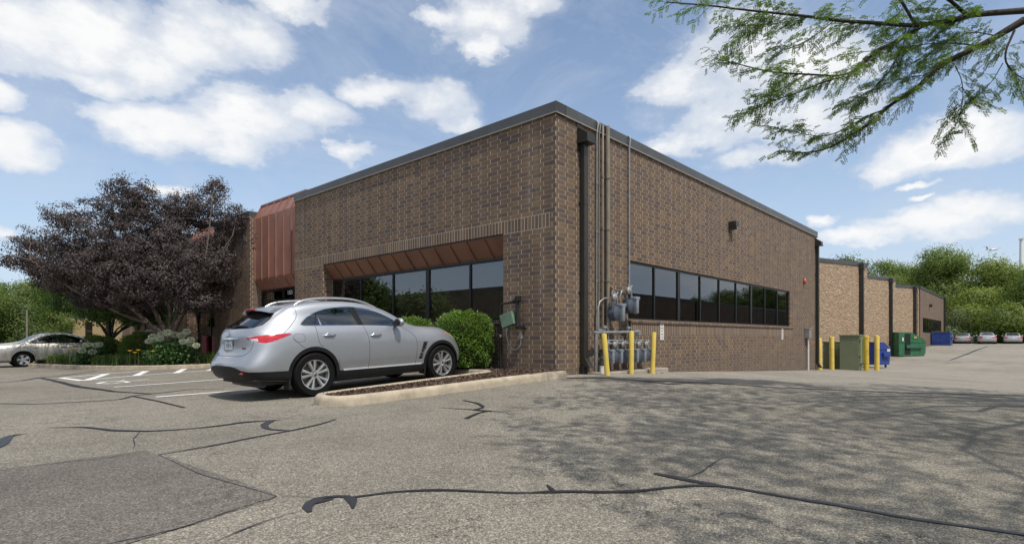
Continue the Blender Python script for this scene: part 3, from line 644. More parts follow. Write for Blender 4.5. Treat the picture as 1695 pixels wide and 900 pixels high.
# downpipes
def downpipe(x,y,z1,z0,w_=.16,d_=.12,parent=BL,head=True,off=(0,0,0)):
    mb=MB(); mb.box((x-w_/2,y-d_-.02,z0),(x+w_/2,y-.02,z1-.2),bev=.012)
    mb.add([(x-w_/2,y-d_-.02,z0),(x+w_/2,y-d_-.02,z0),(x+w_/2,y-.02,z0),(x-w_/2,y-.02,z0),(x-w_/2,y-d_-.16,z0-.22),(x+w_/2,y-d_-.16,z0-.22),(x+w_/2,y-.12,z0-.2),(x-w_/2,y-.12,z0-.2)],[[0,1,5,4],[1,2,6,5],[2,3,7,6],[3,0,4,7]])
    if head:
        a_=w_*.95; mb.add([(x-a_,y-.27,z1-.22),(x+a_,y-.27,z1-.22),(x+a_,y-.003,z1-.22),(x-a_,y-.003,z1-.22),(x-a_,y-.27,z1-.06),(x+a_,y-.27,z1-.06),(x+a_,y-.003,z1+.12),(x-a_,y-.003,z1+.12)],[[0,3,2,1],[4,5,6,7],[0,1,5,4],[1,2,6,5],[2,3,7,6],[3,0,4,7]])
        mb.box((x-a_-.02,y-.29,z1-.25),(x+a_+.02,y-.003,z1-.2)); mb.box((x-a_-.03,y-.02,z1-.4),(x-a_+.14,y-.003,z1+.25))
    for z in (z1-1.6,z1-3.6):
        if z>z0+.2: mb.box((x-w_/2-.03,y-.02,z),(x+w_/2+.03,y-.001,z+.05)); mb.box((x-w_/2-.004,y-d_-.026,z),(x+w_/2+.004,y-d_-.018,z+.04))
    return mb.build('downpipe',M['bronze'],parent,off=off)
downpipe(.93,0,5.35,.32); downpipe(20.02,0,5.35,-.45,head=True)
b=MB(); b.box((.84,-.12,-.15),(1.0,-.01,.13)); b.build('downpipe_boot',M['black'],BL)
# conduits up the wall
def pipe(pts,r,mat='galv',name='conduit',parent=BL,off=(0,0,0),couple=True):
    mb=MB(); mb.tube(pts,r,10)
    if couple:
        for i in range(len(pts)-1):
            p,q=Vector(pts[i]),Vector(pts[i+1]); L_=(q-p).length; k=int(L_/1.5)
            for j in range(1,k+1):
                c=p.lerp(q,j/(k+1)); d=(q-p).normalized(); mb.tube([c-d*.03,c+d*.03],r*1.35,10)
    return mb.build(name,M[mat],parent,off=off,smooth=50)
pipe([(1.48,.03,5.74),(1.48,-.05,5.79),(1.48,-.09,5.73),(1.48,-.05,5.5),(1.48,-.04,.95)],.018)
pipe([(1.57,.03,5.73),(1.57,-.05,5.77),(1.57,-.09,5.7),(1.57,-.05,5.5),(1.57,-.04,.95)],.018,'tanpipe')
pipe([(1.70,.03,5.75),(1.70,-.07,5.75),(1.70,-.07,.9)],.024,'tanpipe'); pipe([(1.98,.0,5.77),(1.88,-.09,5.77),(1.88,-.09,.9)],.045,'tanpipe')
pipe([(2.02,-.04,5.2),(2.02,-.04,1.98),(2.06,-.04,1.92),(2.72,-.04,1.92)],.014,'tanpipe'); pipe([(2.92,.03,5.78),(2.92,-.06,5.82),(2.92,-.08,5.74),(2.92,-.05,5.5),(2.92,-.05,1.85)],.022)
# ------------------------------------------------------------------ wall mounted things
t=empty('wall_light',(9.55,0,4.5),'square bronze wall pack light high on the right brick wall','wall light')
mb=MB(); mb.box((-.15,-.26,-.02),(.15,0,.16),bev=.012); mb.prism([(-.28,-.14),(-.02,-.14),(-.02,-.02),(-.28,-.02)],0,-.145,-.13); mb.box((-.15,-.03,-.16),(.15,0,0)); mb.build('housing',M['bronze'],t)
mb=MB(); mb.add([(-.13,-.255,-.02),(.13,-.255,-.02),(.13,-.04,-.02),(-.13,-.04,-.02),(-.11,-.17,-.15),(.11,-.17,-.15),(.11,-.04,-.15),(-.11,-.04,-.15)],[[0,1,5,4],[1,2,6,5],[2,3,7,6],[3,0,4,7],[4,5,6,7]]); mb.build('lens',M['lens'],t)
mb=MB(); mb.tube([(0,-.1,.16),(0,-.1,.2)],.03); mb.build('photocell',M['bronze'],t)
t=empty('fire_alarm_bell',(18.05,0,3.27),'small red fire alarm strobe on brick wall near far corner','fire alarm'); mb=MB(); mb.box((-.08,-.05,-.1),(.08,0,.16),bev=.01); mb.lathe([(.001,-.11),(.08,-.10),(.1,-.05)],(0,0,0),'y',16); mb.build('housing',M['redprint'],t,smooth=40); mb=MB(); mb.box((-.05,-.075,.06),(.05,-.05,.14),bev=.01); mb.build('strobe',M['lens'],t)
t=empty('junction_box',(18.4,0,-.72),'grey electrical box on thin white conduit by far end of brick wall','electrical box')
mb=MB(); mb.box((-.2,-.2,1.46),(.2,-.005,1.9),bev=.015); mb.box((-.22,-.22,1.86),(.22,-.005,1.915),bev=.008); mb.build('box',M['galv'],t); mb=MB(); mb.tube([(0,-.1,0),(0,-.1,1.46)],.04); mb.build('conduit',M['white'],t,smooth=50); mb=MB(); mb.tube([(.1,-.1,1.32),(.22,-.12,1.3),(.25,-.05,1.15)],.03); mb.tube([(.25,-.0,1.15),(.25,-.1,1.15)],.05); mb.build('valve',M['rust'],t,smooth=50)
for (x,lab,rows) in ((4.72,'white no parking sign on brick wall next to the gas meters',0),(15.05,'white no parking sign on brick wall under far end of the strip window',0)):
    z=.94 if x<10 else .92
    t=empty('no_parking_sign',(x,0,z),lab,'sign','no parking signs on the side wall'); mb=MB(); mb.box((-.105,-.012,-.24),(.105,-.002,.24),bev=.003); mb.build('plate',M['white'],t)
    for j,(s_,sz,mm) in enumerate((('NO',.075,'blackprint'),('PARKING',.043,'redprint'),('AT',.065,'blackprint'),('ANY',.055,'blackprint'),('TIME',.04,'blackprint'))):
        textmesh('lettering',s_,sz,M[mm],t,Matrix.Translation((0,-.0135,.17-.085*j))@Matrix.Rotation(PI/2,4,'X'),.0008)
# irrigation / gas riser with green box on the corner pier
t=empty('utility_riser',(-.0,1.1,0),'black pipework with tilted green box and grey cable on the corner pier','utility riser'); off=(0,1.1,0)
mb=MB(); mb.tube([(-.14,1.49,-.12),(-.14,1.49,1.48),(-.14,1.45,1.53),(-.15,1.1,1.565),(-.15,.98,1.58)],.026); mb.tube([(-.15,.97,1.60),(-.15,.97,1.02),(-.15,.95,.99),(-.05,.88,.99),(0,.85,.99)],.04); mb.tube([(-.15,1.08,1.57),(-.15,.93,1.62)],[.05,.07]); mb.tube([(-.15,.94,1.58),(-.15,.94,1.69)],[.06,.075]); mb.tube([(-.15,.99,1.02),(-.15,.78,1.0)],.05); mb.tube([(-.22,.83,1.0),(-.1,.83,1.0)],.055); mb.build('pipework',M['black'],t,off=off,smooth=50)
mb=MB(); mb.box((-.14,-.19,-.15),(0,.19,.15),bev=.012,T=Matrix.Translation((-.1,1.22,1.17))@Matrix.Rotation(math.radians(-16),4,'X')); mb.build('control_box',M['boxgreen'],t,off=off)
mb=MB(); mb.tube([(-.17,1.28,1.0),(-.16,1.29,.80),(-.12,1.27,.62),(-.08,1.18,.50),(-.06,1.07,.49),(-.05,.97,.58),(-.04,.95,.74)],.013); mb.tube([(-.17,1.14,1.03),(-.15,1.16,.92),(-.1,1.19,.84),(-.08,1.19,.78)],.011); mb.tube([(-.14,1.49,.78),(-.14,1.49,.84)],.034); mb.build('cable',M['galv'],t,off=off,smooth=50)
mb=MB(); mb.box((-.06,.92,.74),(-.004,.99,.90),bev=.006); mb.build('outlet_box',M['galv'],t,off=off)
# ------------------------------------------------------------------ gas meters
def meter(parent=None,loc_=(0,0,0),name='gas_meter',label=None,s=1.0):
    t=bpy.data.objects.new(name,None); COL.objects.link(t); t.location=loc_; t.scale=(s,s,s); t.empty_display_size=.1
    if parent: t.parent=parent
    if label: tag(t,label,'gas meter','gas meters on the brick wall')
    mb=MB()
    mb.lathe([(.001,-.19),(.10,-.185),(.135,-.16),(.135,-.02),(.001,-.0)],(0,-.0,.0),'y',20)
    mb.box((-.115,-.17,-.02),(.10,-.02,.14),bev=.035); mb.build('meter_case',M['meterdark'],t,smooth=40)
    mb=MB(); mb.box((.03,-.26,-.15),(.125,-.15,.14),bev=.035); mb.box((.02,-.25,.12),(.17,-.14,.19),bev=.015)
    for z in (-.1,-.03,.04,.11): mb.tube([(.022,-.265,z),(.022,-.24,z)],.008,6)
    mb.build('meter_cover',M['metergrey'],t,smooth=40)
    mb=MB(); mb.tube([(-.09,-.1,.13),(-.09,-.1,.30)],.018); mb.tube([(.08,-.1,.15),(.08,-.1,.25),(.04,-.1,.34),(.03,-.06,.42)],.018); mb.tube([(-.09,-.1,.15),(-.09,-.1,.20)],.03); mb.tube([(.08,-.1,.16),(.08,-.1,.20)],.03)
    mb.build('riser',M['metergrey'],t,smooth=50)
    mb=MB(); mb.lathe([(.001,-.19),(.05,-.185),(.075,-.16),(.075,-.13),(.05,-.1),(.001,-.09)],(-.09,.0,.30),'y',16); mb.tube([(-.16,-.14,.30),(-.02,-.14,.30)],.022); mb.tube([(-.09,-.14,.3),(-.02,-.18,.40)],.02); mb.build('regulator',M['galv'],t,smooth=40)
    return t
ML=['leftmost small grey gas meter in the low row behind bollards','second grey gas meter from left in the low row','third grey gas meter in the low row, left of middle bollard','fourth grey gas meter in the low row, just right of middle bollard','fifth grey gas meter in the low row','rightmost grey gas meter in the low row behind right bollard']
for i in range(6): meter(None,(1.62+.37*i,-.12,.30),label=ML[i])
meter(None,(1.98,-.10,1.33),label='large grey gas meter of the upper pair, lower one with rusty cap',s=1.25); meter(None,(2.62,-.10,1.53),label='large grey gas meter of the upper pair, higher one beside window corner',s=1.25)
t=empty('gas_manifold',(1.2,0,.8),'grey galvanised gas header pipes joining the meters on brick wall','gas pipes'); off=(1.2,0,.8)
def gpipe(pts,r,m='galv',nm='pipe'): mb=MB(); mb.tube(pts,r,10); mb.build(nm,M[m],t,off=off,smooth=50)
gpipe([(1.05,-.25,.88),(3.1,-.25,.91)],.034); gpipe([(1.15,-.25,.9),(1.15,-.25,.3),(1.2,-.2,.0)],.04); gpipe([(1.45,-.2,.70),(2.35,-.2,.70)],.02); gpipe([(2.6,-.2,.70),(3.35,-.2,.70),(3.4,-.2,.62)],.022)
gpipe([(1.45,-.22,.62),(3.3,-.22,.64)],.022)
for x in (1.7,2.15,2.95): gpipe([(x,-.22,.86),(x,-.22,.62)],.016)
gpipe([(1.42,-.12,.9),(1.42,-.12,1.45),(1.5,-.12,1.6),(1.66,-.13,1.68),(1.82,-.14,1.70)],.017); gpipe([(2.73,-.05,1.92),(2.92,-.09,1.90),(2.92,-.12,1.75)],.03); gpipe([(2.5,-.12,1.85),(2.42,-.14,1.9),(2.36,-.14,1.8),(2.36,-.12,1.7)],.022)
gpipe([(2.05,-.1,1.75),(2.05,-.1,1.95),(2.1,0,1.95)],.034); gpipe([(2.0,-.1,1.93),(2.12,-.05,1.96)],.045,'rust','rusty_elbow'); gpipe([(2.95,-.06,-.1),(2.95,-.06,1.2)],.03,'bronze')
for x,z in ((1.5,1.0),(2.55,1.0),(1.3,.93),(2.95,.93),(3.05,.85)): gpipe([(x-.07,-.25,z),(x+.07,-.25,z)],.03,nm='valve'); gpipe([(x,-.25,z-.08),(x,-.25,z+.05)],.02,nm='valve')
for i in range(6):
    x=1.62+.37*i; gpipe([(x-.09,-.26,.60),(x-.02,-.3,.66),(x+.05,-.28,.66)],.016,nm='valve'); gpipe([(x+.02,-.2,.70),(x+.03,-.18,.60)],.016)
t=empty('vent_post',(1.22,-.36,-.12),'short white vent post with dark cap at foot of left bollard','vent post'); mb=MB(); mb.tube([(0,0,-.1),(0,0,.28)],.05); mb.build('post',M['white'],t,smooth=50); mb=MB(); mb.lathe([(.055,.26),(.05,.31),(.02,.37),(.03,.42),(.001,.45)],(0,0,0)); mb.build('cap',M['bronze'],t,smooth=50)
# ------------------------------------------------------------------ bollards
def bollard(p,h,r,lean,label,mat='yellow',group='yellow bollards'):
    t=empty('bollard',p,label,'bollard',group); t.rotation_euler=lean
    mb=MB(); mb.lathe([(r,-.15),(r,.0),(r*.985,h*.5),(r,h-r*.5),(r*.9,h-r*.2),(r*.6,h-.02),(.001,h)],(0,0,0),'z',28); mb.build('post',M[mat],t,smooth=40); return t
def bp(px,py): return gp(px,py)
def bq(px,ty,yy):
    a=hit(px,ty,1,yy); g=gz(a.x,yy); return Vector((a.x,yy,g)),a.z-g
q,hb_=bq(1003,551,-.62); q.x+=.06; bollard(q,hb_,.058,(math.radians(-3),math.radians(-4.2),0),'leftmost yellow bollard by the gas meters, leaning to the left',group='bollards guarding the gas meters')
q,hb_=bq(1045,547,-.5); bollard(q,hb_,.06,(0,0,0),'middle yellow bollard by the gas meters, in a rubble footing',group='bollards guarding the gas meters')
q,hb_=bq(1080,549,-.55); bollard(q,hb_,.057,(math.radians(1),math.radians(2.5),0),'rightmost yellow bollard by the gas meters, nearest the sign',group='bollards guarding the gas meters')
for px,py,D_,h,r,l,lab,mm in ((1356.5,613.5,27.3,1.62,.125,(-1,-1),'yellow bollard at the far end of the brick wall, leftmost of the four','yellow'),(1377,611.5,28.6,1.7,.115,(0,-2),'yellow bollard just left of the low green cabinet','yellow'),(1434,613,29.0,1.82,.125,(0,-1.5),'scuffed yellow bollard in front of the tall green cabinet','scuff'),(1451.5,610.5,30,1.80,.12,(0,0),'yellow bollard in front of the near blue dumpster','yellow')):
    p=pd(px,py,D_); p.z=gz(p.x,p.y) if False else p.z; bollard(p,h,r,tuple(math.radians(v) for v in (*l,0)),lab,mm,'bollards around the green cabinets')
# rubble at the middle bollard
# ------------------------------------------------------------------ cabinets
p=pd(1409,613.5,29.6); t=empty('transformer_cabinet',p,'tall olive green transformer cabinet between yellow bollards','cabinet'); 
def lb(mb,a,b,m=0,bev=.01): mb.box(a,b,m,bev)
ang=math.radians(4); t.rotation_euler=(0,0,ang-.02)
mb=MB(); mb.box((-.58,-.44,0),(.58,.44,1.82),bev=.015); mb.box((-.62,-.48,1.82),(.62,.48,1.9),bev=.012); mb.build('body',M['utilgreen'],t)
mb=MB(); mb.box((-.52,-.54,.42),(.52,-.445,1.78),bev=.01); mb.build('door',M['utilgreen_lit'],t); mb=MB();  # sunlit side painted lighter than the body
for z in (.7,1.5): mb.box((-.57,-.48,z),(-.53,-.44,z+.12))
mb.build('hinge',M['bronze'],t)
p=pd(1389,611,31.5); t=empty('switch_cabinet',p,'lower olive green cabinet standing behind the tall one','cabinet'); mb=MB(); mb.box((-.9,-.6,.0),(.7,.6,1.50),bev=.015); mb.box((-.94,-.64,1.50),(.74,.64,1.56),bev=.01); mb.build('body',M['utilgreen'],t); mb=MB(); mb.box((-1.02,-.35,.75),(-.9,.3,1.45),bev=.01); mb.build('side_box',M['utilgreen'],t)
# ------------------------------------------------------------------ dumpsters (x along wall; open/front side faces -x... local frames)
def dumpster(p,L_,W_,H1,H0,mat,label,rz=0,wheels=True,door=False,stickers=()):
    """box with a sloped lid; length L_ along y, depth W_ along x, tall at back"""
    t=empty('dumpster',p,label,'dumpster','dumpsters along the back drive',rz)
    z=.18 if wheels else .06
    mb=MB(); prof=[(0,z),(W_*.93,z),(W_,z+.25),(W_,H0),(W_*.45,H1),(0,H1)]
    mb.prism(prof,1,0,L_)
    for y in (0,L_):                                   # stiffening ribs on the ends
        s_=-1 if y==0 else 1
        mb.box((.02,y,H0-.12),(W_,y+s_*.03,H0-.04)); mb.box((.02,y,z),(W_*.93,y+s_*.03,z+.07))
    mb.box((-.03,.1,z+.35),(0,L_-.1,z+.42)); 
    mb.build('body',M[mat],t)
    mb=MB(); k=2
    for i in range(k):
        y0=.02+i*L_/k; y1=(i+1)*L_/k-.02
        mb.add([(-.04,y0,H1+.02),(W_*.45,y0,H1+.03),(W_+.05,y0,H0+.03),(-.04,y1,H1+.02),(W_*.45,y1,H1+.03),(W_+.05,y1,H0+.03),(-.04,y0,H1-.01),(W_*.45,y0,H1),(W_+.05,y0,H0),(-.04,y1,H1-.01),(W_*.45,y1,H1),(W_+.05,y1,H0)],[[0,1,4,3],[1,2,5,4],[6,9,10,7],[7,10,11,8],[0,3,9,6],[2,8,11,5],[0,6,7,1],[1,7,8,2],[3,4,10,9],[4,5,11,10]])
    mb.build('lid',M['lidc'] if mat=='dblue' else M['dgreen'],t)
    for y in (-.14,L_):                                # fork pockets
        mb=MB(); mb.box((W_*.25,y,H0*.55),(W_*.85,y+.14,H0*.55+.24),bev=.01); mb.build('fork_pocket',M[mat],t)
    if wheels:
        for x in (.15,W_*.8):
            for y in (.12,L_-.12):
                mb=MB(); mb.lathe([(.001,-.03),(.08,-.03),(.085,0),(.08,.03),(.001,.03)],(x,y,.085),'y',14); mb.box((x-.03,y-.045,.09),(x+.03,y+.045,z)); mb.build('caster',M['black'],t,smooth=40)
    if door:
        mb=MB(); mb.box((W_*.22,-.004,.2),(W_*.42,-.03,H1-.1)); mb.build('side_opening',M['black'],t)
    for (x,zz,w_,h_,m_) in stickers:
        mb=MB(); mb.box((x,-.146 if zz<H0*.8 and zz>H0*.5 and False else -.034,zz),(x+w_,-.03,zz+h_)); mb.build('sticker',M[m_],t)
    return t
M['lidc']=simple('lid_yellow_edge',(.45,.36,.08),.5); M['stick']=simple('sticker_yellow',(.65,.55,.10),.5)
p=pd(1452,608.5,33.2); p2=pd(1479,608,33.0)
dumpster(Vector((29.4,-1.0,p.z)),1.75,1.3,1.52,1.2,'dblue','blue wheeled dumpster behind the yellow bollards, yellow lid edge',math.radians(-16),True,False,((.9,.95,.35,.16,'white'),))
p=pd(1489,588,46.5)
pg=pd(1488,588,46.5); pg.z=gz(pg.x,pg.y)
dumpster(pg,1.8,2.35,2.0,1.3,'dgreen','large green dumpster with sloped top and dark side opening',math.radians(-43),False,True,((1.3,1.55,.25,.1,'stick'),(.25,1.3,.14,.28,'white')))
dumpster(Vector((66,-1.4,-.12)),1.6,2.6,1.50,1.35,'dblue','far blue dumpster against the distant brick wall',0,False,False,((.5,.85,.3,.25,'stick'),(2.1,.6,.3,.6,'white')))
# ------------------------------------------------------------------ rear wings
WB=empty('warehouse_building',(34,3,0),'tan split face block warehouse wing in staggered bays','building'); wo=(34,3,0)
bl=[((20.23,5.5),(35.0,.60),34.2),((35.0,4.3),(47.9,.85),46.9),((47.9,4.3),(58.15,.45),57.4)]
for (a_,b_,pp) in bl:
    A=Vector((*a_,0));B=Vector((*b_,0)); mb=MB(); 
    mb.add([(A.x,A.y,-2),(B.x,B.y,-2),(B.x,B.y,5.6),(A.x,A.y,5.6)],[[0,1,2,3]]); mb.add([(B.x,B.y,-2),(B.x,B.y+4.2,-2),(B.x,B.y+4.2,5.6),(B.x,B.y,5.6)],[[0,1,2,3]])
    mb.add([(A.x,A.y,5.5),(B.x,B.y,5.5),(B.x,B.y+12,5.5),(A.x,A.y+8,5.5)],[[0,1,2,3]])
    mb.build('wall',M['split'],WB,off=wo)
    mb=MB(); d=(B-A).normalized(); nn=Vector((-d.y,d.x,0))
    for lo,hi,pr,e0,e1 in ((5.56,5.8,.05,A,B),):
        P4=[e0-nn*pr,e1-nn*pr+d*.05,e1+nn*.3+d*.05,e0+nn*.3]; vs=[(v.x,v.y,lo) for v in P4]+[(v.x,v.y,hi) for v in P4]; mb.add(vs,[[0,3,2,1],[4,5,6,7],[0,1,5,4],[1,2,6,5],[2,3,7,6],[3,0,4,7]])
    mb.box((B.x-.2,B.y+.25,5.56),(B.x+.05,B.y+4.2,5.8)); mb.build('coping',M['coping'],WB,off=wo)
    k=(pp-A.x)/(B.x-A.x); y=A.y+(B.y-A.y)*k; mb=MB(); mb.box((pp-.14,y-.22,-1.0),(pp+.14,y-.0,5.75),bev=.01); mb.box((pp-.2,y-.26,5.3),(pp+.2,y+.02,5.7),bev=.02); mb.build('downpipe',M['bronze'],WB,off=wo)
mb=MB()
# tan pier and overhead door jamb at the end
mb.box((57.6,.42,-1),(58.2,.75,5.5)); mb.build('end_pier',M['split'],WB,off=wo)
FB=empty('brick_annexe',(68,.3,0),'distant brown brick wing with dark strip window past the tan walls','building'); fo=(68,.3,0)
mb=MB(); us=[58.2,60,76.5,79.4]; zs=[-1,1.25,2.75,5.56]; quadwall(mb,1,.3,us,zs,lambda u,z: 60<u<76.5 and 1.25<z<2.75,lambda u,z:0)
mb.add([(79.4,.3,-1),(79.4,20,-1),(79.4,20,5.56),(79.4,.3,5.56)],[[0,1,2,3]]); mb.add([(58.2,.3,-1),(58.2,.3,5.56),(58.2,6,5.56),(58.2,6,-1)],[[0,1,2,3]]); mb.build('wall',M['brick'],FB,off=fo)
mb=MB(); mb.box((58.15,.25,5.56),(79.45,.6,5.8)); mb.box((79.2,.6,5.56),(79.45,20,5.8)); mb.build('coping',M['coping'],FB,off=fo)
mb=MB(); mb.box((79.0,.1,-.3),(79.25,.298,5.7)); mb.build('downpipe',M['bronze'],FB,off=fo)
mb=MB(); mb.box((65,.05,4.0),(65.3,.298,4.3),bev=.02); mb.build('wall_light',M['bronze'],FB,off=fo)
for i in range(11):
    u0=60+1.5*i; mb=MB(); mb.box((u0,.36,1.25),(u0+1.5,.40,1.32)); mb.box((u0,.36,2.68),(u0+1.5,.40,2.75)); mb.box((u0,.35,1.32),(u0+.06,.41,2.68)); o=mb.build('window',M['frame'],FB,off=fo)
    mb=MB(); mb.add([(u0+.05,.39,1.3),(u0+1.5,.39,1.3),(u0+1.5,.39,2.7),(u0+.05,.39,2.7)],[[0,1,2,3]]); mb.build('pane',M['glass'],o,off=fo)
mb=MB(); mb.box((60,1.8,-1),(76.5,1.9,5.5)); mb.build('room_wall',M['interior'],FB,off=fo)
# brick building across the side drive (seen reflected in the strip window)
OB=empty('opposite_building',(14,-24,0),'matching brown brick building across the drive, seen in the window reflections','building'); oo=(14,-24,0)
mb=MB()
for (x0,x1,y0,y1) in ((-4,170,-30,-24),): 
    mb.add([(x0,y1,-2),(x1,y1,-2),(x1,y1,5.3),(x0,y1,5.3)],[[0,3,2,1]]); mb.add([(x0,y0,-2),(x0,y1,-2),(x0,y1,5.3),(x0,y0,5.3)],[[0,3,2,1]]); mb.add([(x1,y0,-2),(x1,y1,-2),(x1,y1,5.3),(x1,y0,5.3)],[[0,1,2,3]]); mb.add([(x0,y0,5.3),(x1,y0,5.3),(x1,y1,5.3),(x0,y1,5.3)],[[0,1,2,3]])
mb.build('wall',M['brick'],OB,off=oo,fix=False); mb=MB(); mb.box((-4.05,-24.3,5.3),(170,-23.95,5.55)); mb.build('coping',M['coping'],OB,off=oo)
for x in (8,24,40,60,80,100): mb=MB(); mb.box((x,-23.99,-1),(x+.2,-23.8,5.3)); mb.build('downpipe',M['bronze'],OB,off=oo)
OC=empty('neighbour_building',(-30,15,0),'low brown brick building across the lot, seen in the front window reflections','building'); oo=(-30,15,0)
mb=MB(); mb.box((-42,18,-1),(-30,150,5.5)); mb.build('wall',M['brick'],OC,off=oo); mb=MB(); mb.box((-42.1,17.9,5.5),(-29.9,150.1,5.8)); mb.build('coping',M['coping'],OC,off=oo)
# tan building far left
p=pd(115,0,96); 
TB=empty('tan_brick_building',(8,90,-.4),'low tan brick building with dark framed windows far behind the flower bed','building'); a_=pd(100,558,100); b_=pd(460,558,84)
A=Vector((a_.x,a_.y,-.5));B=Vector((b_.x,b_.y,-.5)); Lw=(B-A).length; d=(B-A)/Lw; TB.location=A; TB.rotation_euler=(0,0,math.atan2(d.y,d.x))
mb=MB(); zt=4.9; ws=[(1.2+5.0*i,3.2+5.0*i) for i in range(int(Lw/5))]; x=0
for (u0,u1) in ws: mb.box((x,0,0),(u0,.3,zt)); mb.box((u0,.0,0),(u1,.3,1.0)); mb.box((u0,.0,3.9),(u1,.3,zt)); x=u1
mb.box((x,0,0),(Lw,.3,zt)); mb.box((0,.3,zt-.2),(Lw,12,zt)); mb.box((0,.3,0),(.3,12,zt)); mb.build('wall',M['tan'],TB)
mb=MB(); mb.box((-.1,-.08,zt),(Lw+.1,12,zt+.3)); mb.build('coping',M['coping'],TB)
for (u0,u1) in ws:
    mb=MB(); mb.box((u0,.12,1),(u0+.12,.2,3.9)); mb.box((u1-.12,.12,1),(u1,.2,3.9)); mb.box((u0+.12,.12,2.2),(u1-.12,.2,2.5)); mb.box((u0+.12,.12,1),(u1-.12,.2,1.1)); mb.box((u0+.12,.12,3.8),(u1-.12,.2,3.9)); o=mb.build('window',M['rustframe'] if 'rustframe' in M else M['bronze'],TB)
    mb=MB(); mb.add([(u0+.1,.18,1.05),(u1-.1,.18,1.05),(u1-.1,.18,3.85),(u0+.1,.18,3.85)],[[0,1,2,3]]); mb.build('pane',M['glass'],o)
# street lamp, far mast and aircraft
p=pd(44.5,570,55); t=empty('street_lamp',(p.x,p.y,-.5),'grey parking lot lamp post in front of far left trees','street lamp'); mb=MB(); mb.tube([(0,0,0),(0,0,4.1)],[.10,.07]); mb.build('post',M['tanpipe'],t,smooth=50); mb=MB(); mb.box((-.6,-.12,4.05),(.05,.12,4.2),bev=.03); mb.build('lamp_head',M['bronze'],t)
mb=MB(); mb.tube([(0,0,0),(0,0,.3)],.25); mb.build('footing',M['concrete'],t)
p=pd(1690,560,150); t=empty('mast',(p.x,p.y,-.5),'tall pale monopole mast above the trees at right edge','mast'); hh=27.5; mb=MB(); mb.tube([(0,0,0),(0,0,hh)],[.55,.32],14); mb.build('pole',M['white'],t,smooth=50); mb=MB(); mb.box((-.5,-.5,hh-.2),(.5,.5,hh+.1)); mb.build('cap',M['white'],t)
p=pd(1643,413,700); t=empty('airplane',p,'white jet airliner climbing in the sky above the trees','airplane'); t.rotation_euler=(0,math.radians(-7),math.atan2(LX[1],LX[0])+PI+.25)
mb=MB(); mb.tube([(-11,0,.3),(-9,0,.2),(-6,0,0),(6,0,0),(9,0,-.1),(10.6,0,-.3)],[.2,.8,1.3,1.3,1.0,.15],16); mb.build('fuselage',M['white'],t,smooth=60)
mb=MB()
for s_ in (1,-1): mb.add([(2,s_*1,-.5),(-1.5,s_*1,-.5),(-4.0,s_*11,.9),(-2.8,s_*11,.9),(2,s_*1,-.2),(-1.5,s_*1,-.3),(-4.0,s_*11,1.0),(-2.8,s_*11,1.0)],[[0,1,2,3],[4,5,6,7],[0,3,7,4],[1,2,6,5],[2,3,7,6]])
mb.build('wing',M['white'],t); mb=MB(); mb.prism([(-7.5,1),(-10.5,1),(-12,4.4),(-10.4,4.4)],1,-.12,.12); mb.box((-12.3,-3.4,4.3),(-10.6,3.4,4.45)); mb.build('tail_fin',M['bronze'],t)
for s_ in (1,-1): mb=MB(); mb.tube([(-8.5,s_*1.9,.5),(-5.6,s_*1.9,.5)],.6,12); mb.build('engine',M['galv'],t,smooth=50)
# ------------------------------------------------------------------ vehicles
from mathutils.bvhtree import BVHTree
def cage(side,coff):
    """side[i][j]=(x,y,z), y>0.  coff: dict key (i,j)-> (dx,dz) centre offset on the perimeter"""
    n=len(side); m=len(side[0]); V=[];idx={}
    def av(k,p): idx[k]=len(V); V.append(p)
    for i in range(n):
        for j in range(m):
            x,y,z=side[i][j]; av(('L',i,j),(x,y,z)); av(('R',i,j),(x,-y,z))
    per=[(0,j) for j in range(m)]+[(i,m-1) for i in range(1,n)]+[(n-1,j) for j in range(m-2,-1,-1)]+[(i,0) for i in range(n-2,0,-1)]
    for (i,j) in per:
        x,y,z=side[i][j]; dx,dz=coff(i,j)
        av(('A',i,j),(x+dx*.72,y*.52,z+dz*.72)); av(('C',i,j),(x+dx,0,z+dz)); av(('B',i,j),(x+dx*.72,-y*.52,z+dz*.72))
    Fc=[]
    for i in range(n-1):
        for j in range(m-1):
            Fc.append([idx[('R',i,j)],idx[('R',i+1,j)],idx[('R',i+1,j+1)],idx[('R',i,j+1)]]); Fc.append([idx[('L',i,j)],idx[('L',i,j+1)],idx[('L',i+1,j+1)],idx[('L',i+1,j)]])
    K=len(per)
    for k in range(K):
        p,q=per[k],per[(k+1)%K]
        for a_,b_ in (('R','B'),('B','C'),('C','A'),('A','L')): Fc.append([idx[(a_,*p)],idx[(a_,*q)],idx[(b_,*q)],idx[(b_,*p)]])
    return V,Fc
def subsurf(V,Fc,levels,iters=5):
    T0=np.array(V,float); X=T0.copy()
    for it in range(iters+1):
        me=bpy.data.meshes.new('tmp_cage'); me.from_pydata(X.tolist(),[],Fc); o=bpy.data.objects.new('tmp_cage',me); COL.objects.link(o)
        md=o.modifiers.new('s','SUBSURF'); md.levels=levels; md.render_levels=levels; md.subdivision_type='CATMULL_CLARK'
        ev=o.evaluated_get(bpy.context.evaluated_depsgraph_get()); m2=bpy.data.meshes.new_from_object(ev)
        co=np.empty(len(m2.vertices)*3); m2.vertices.foreach_get('co',co); co=co.reshape(-1,3)
        fs=[list(p.vertices) for p in m2.polygons]
        bpy.data.objects.remove(o); bpy.data.meshes.remove(me); bpy.data.meshes.remove(m2)
        if it<iters: X+= (T0-co[:len(X)])*.8
    return co,fs
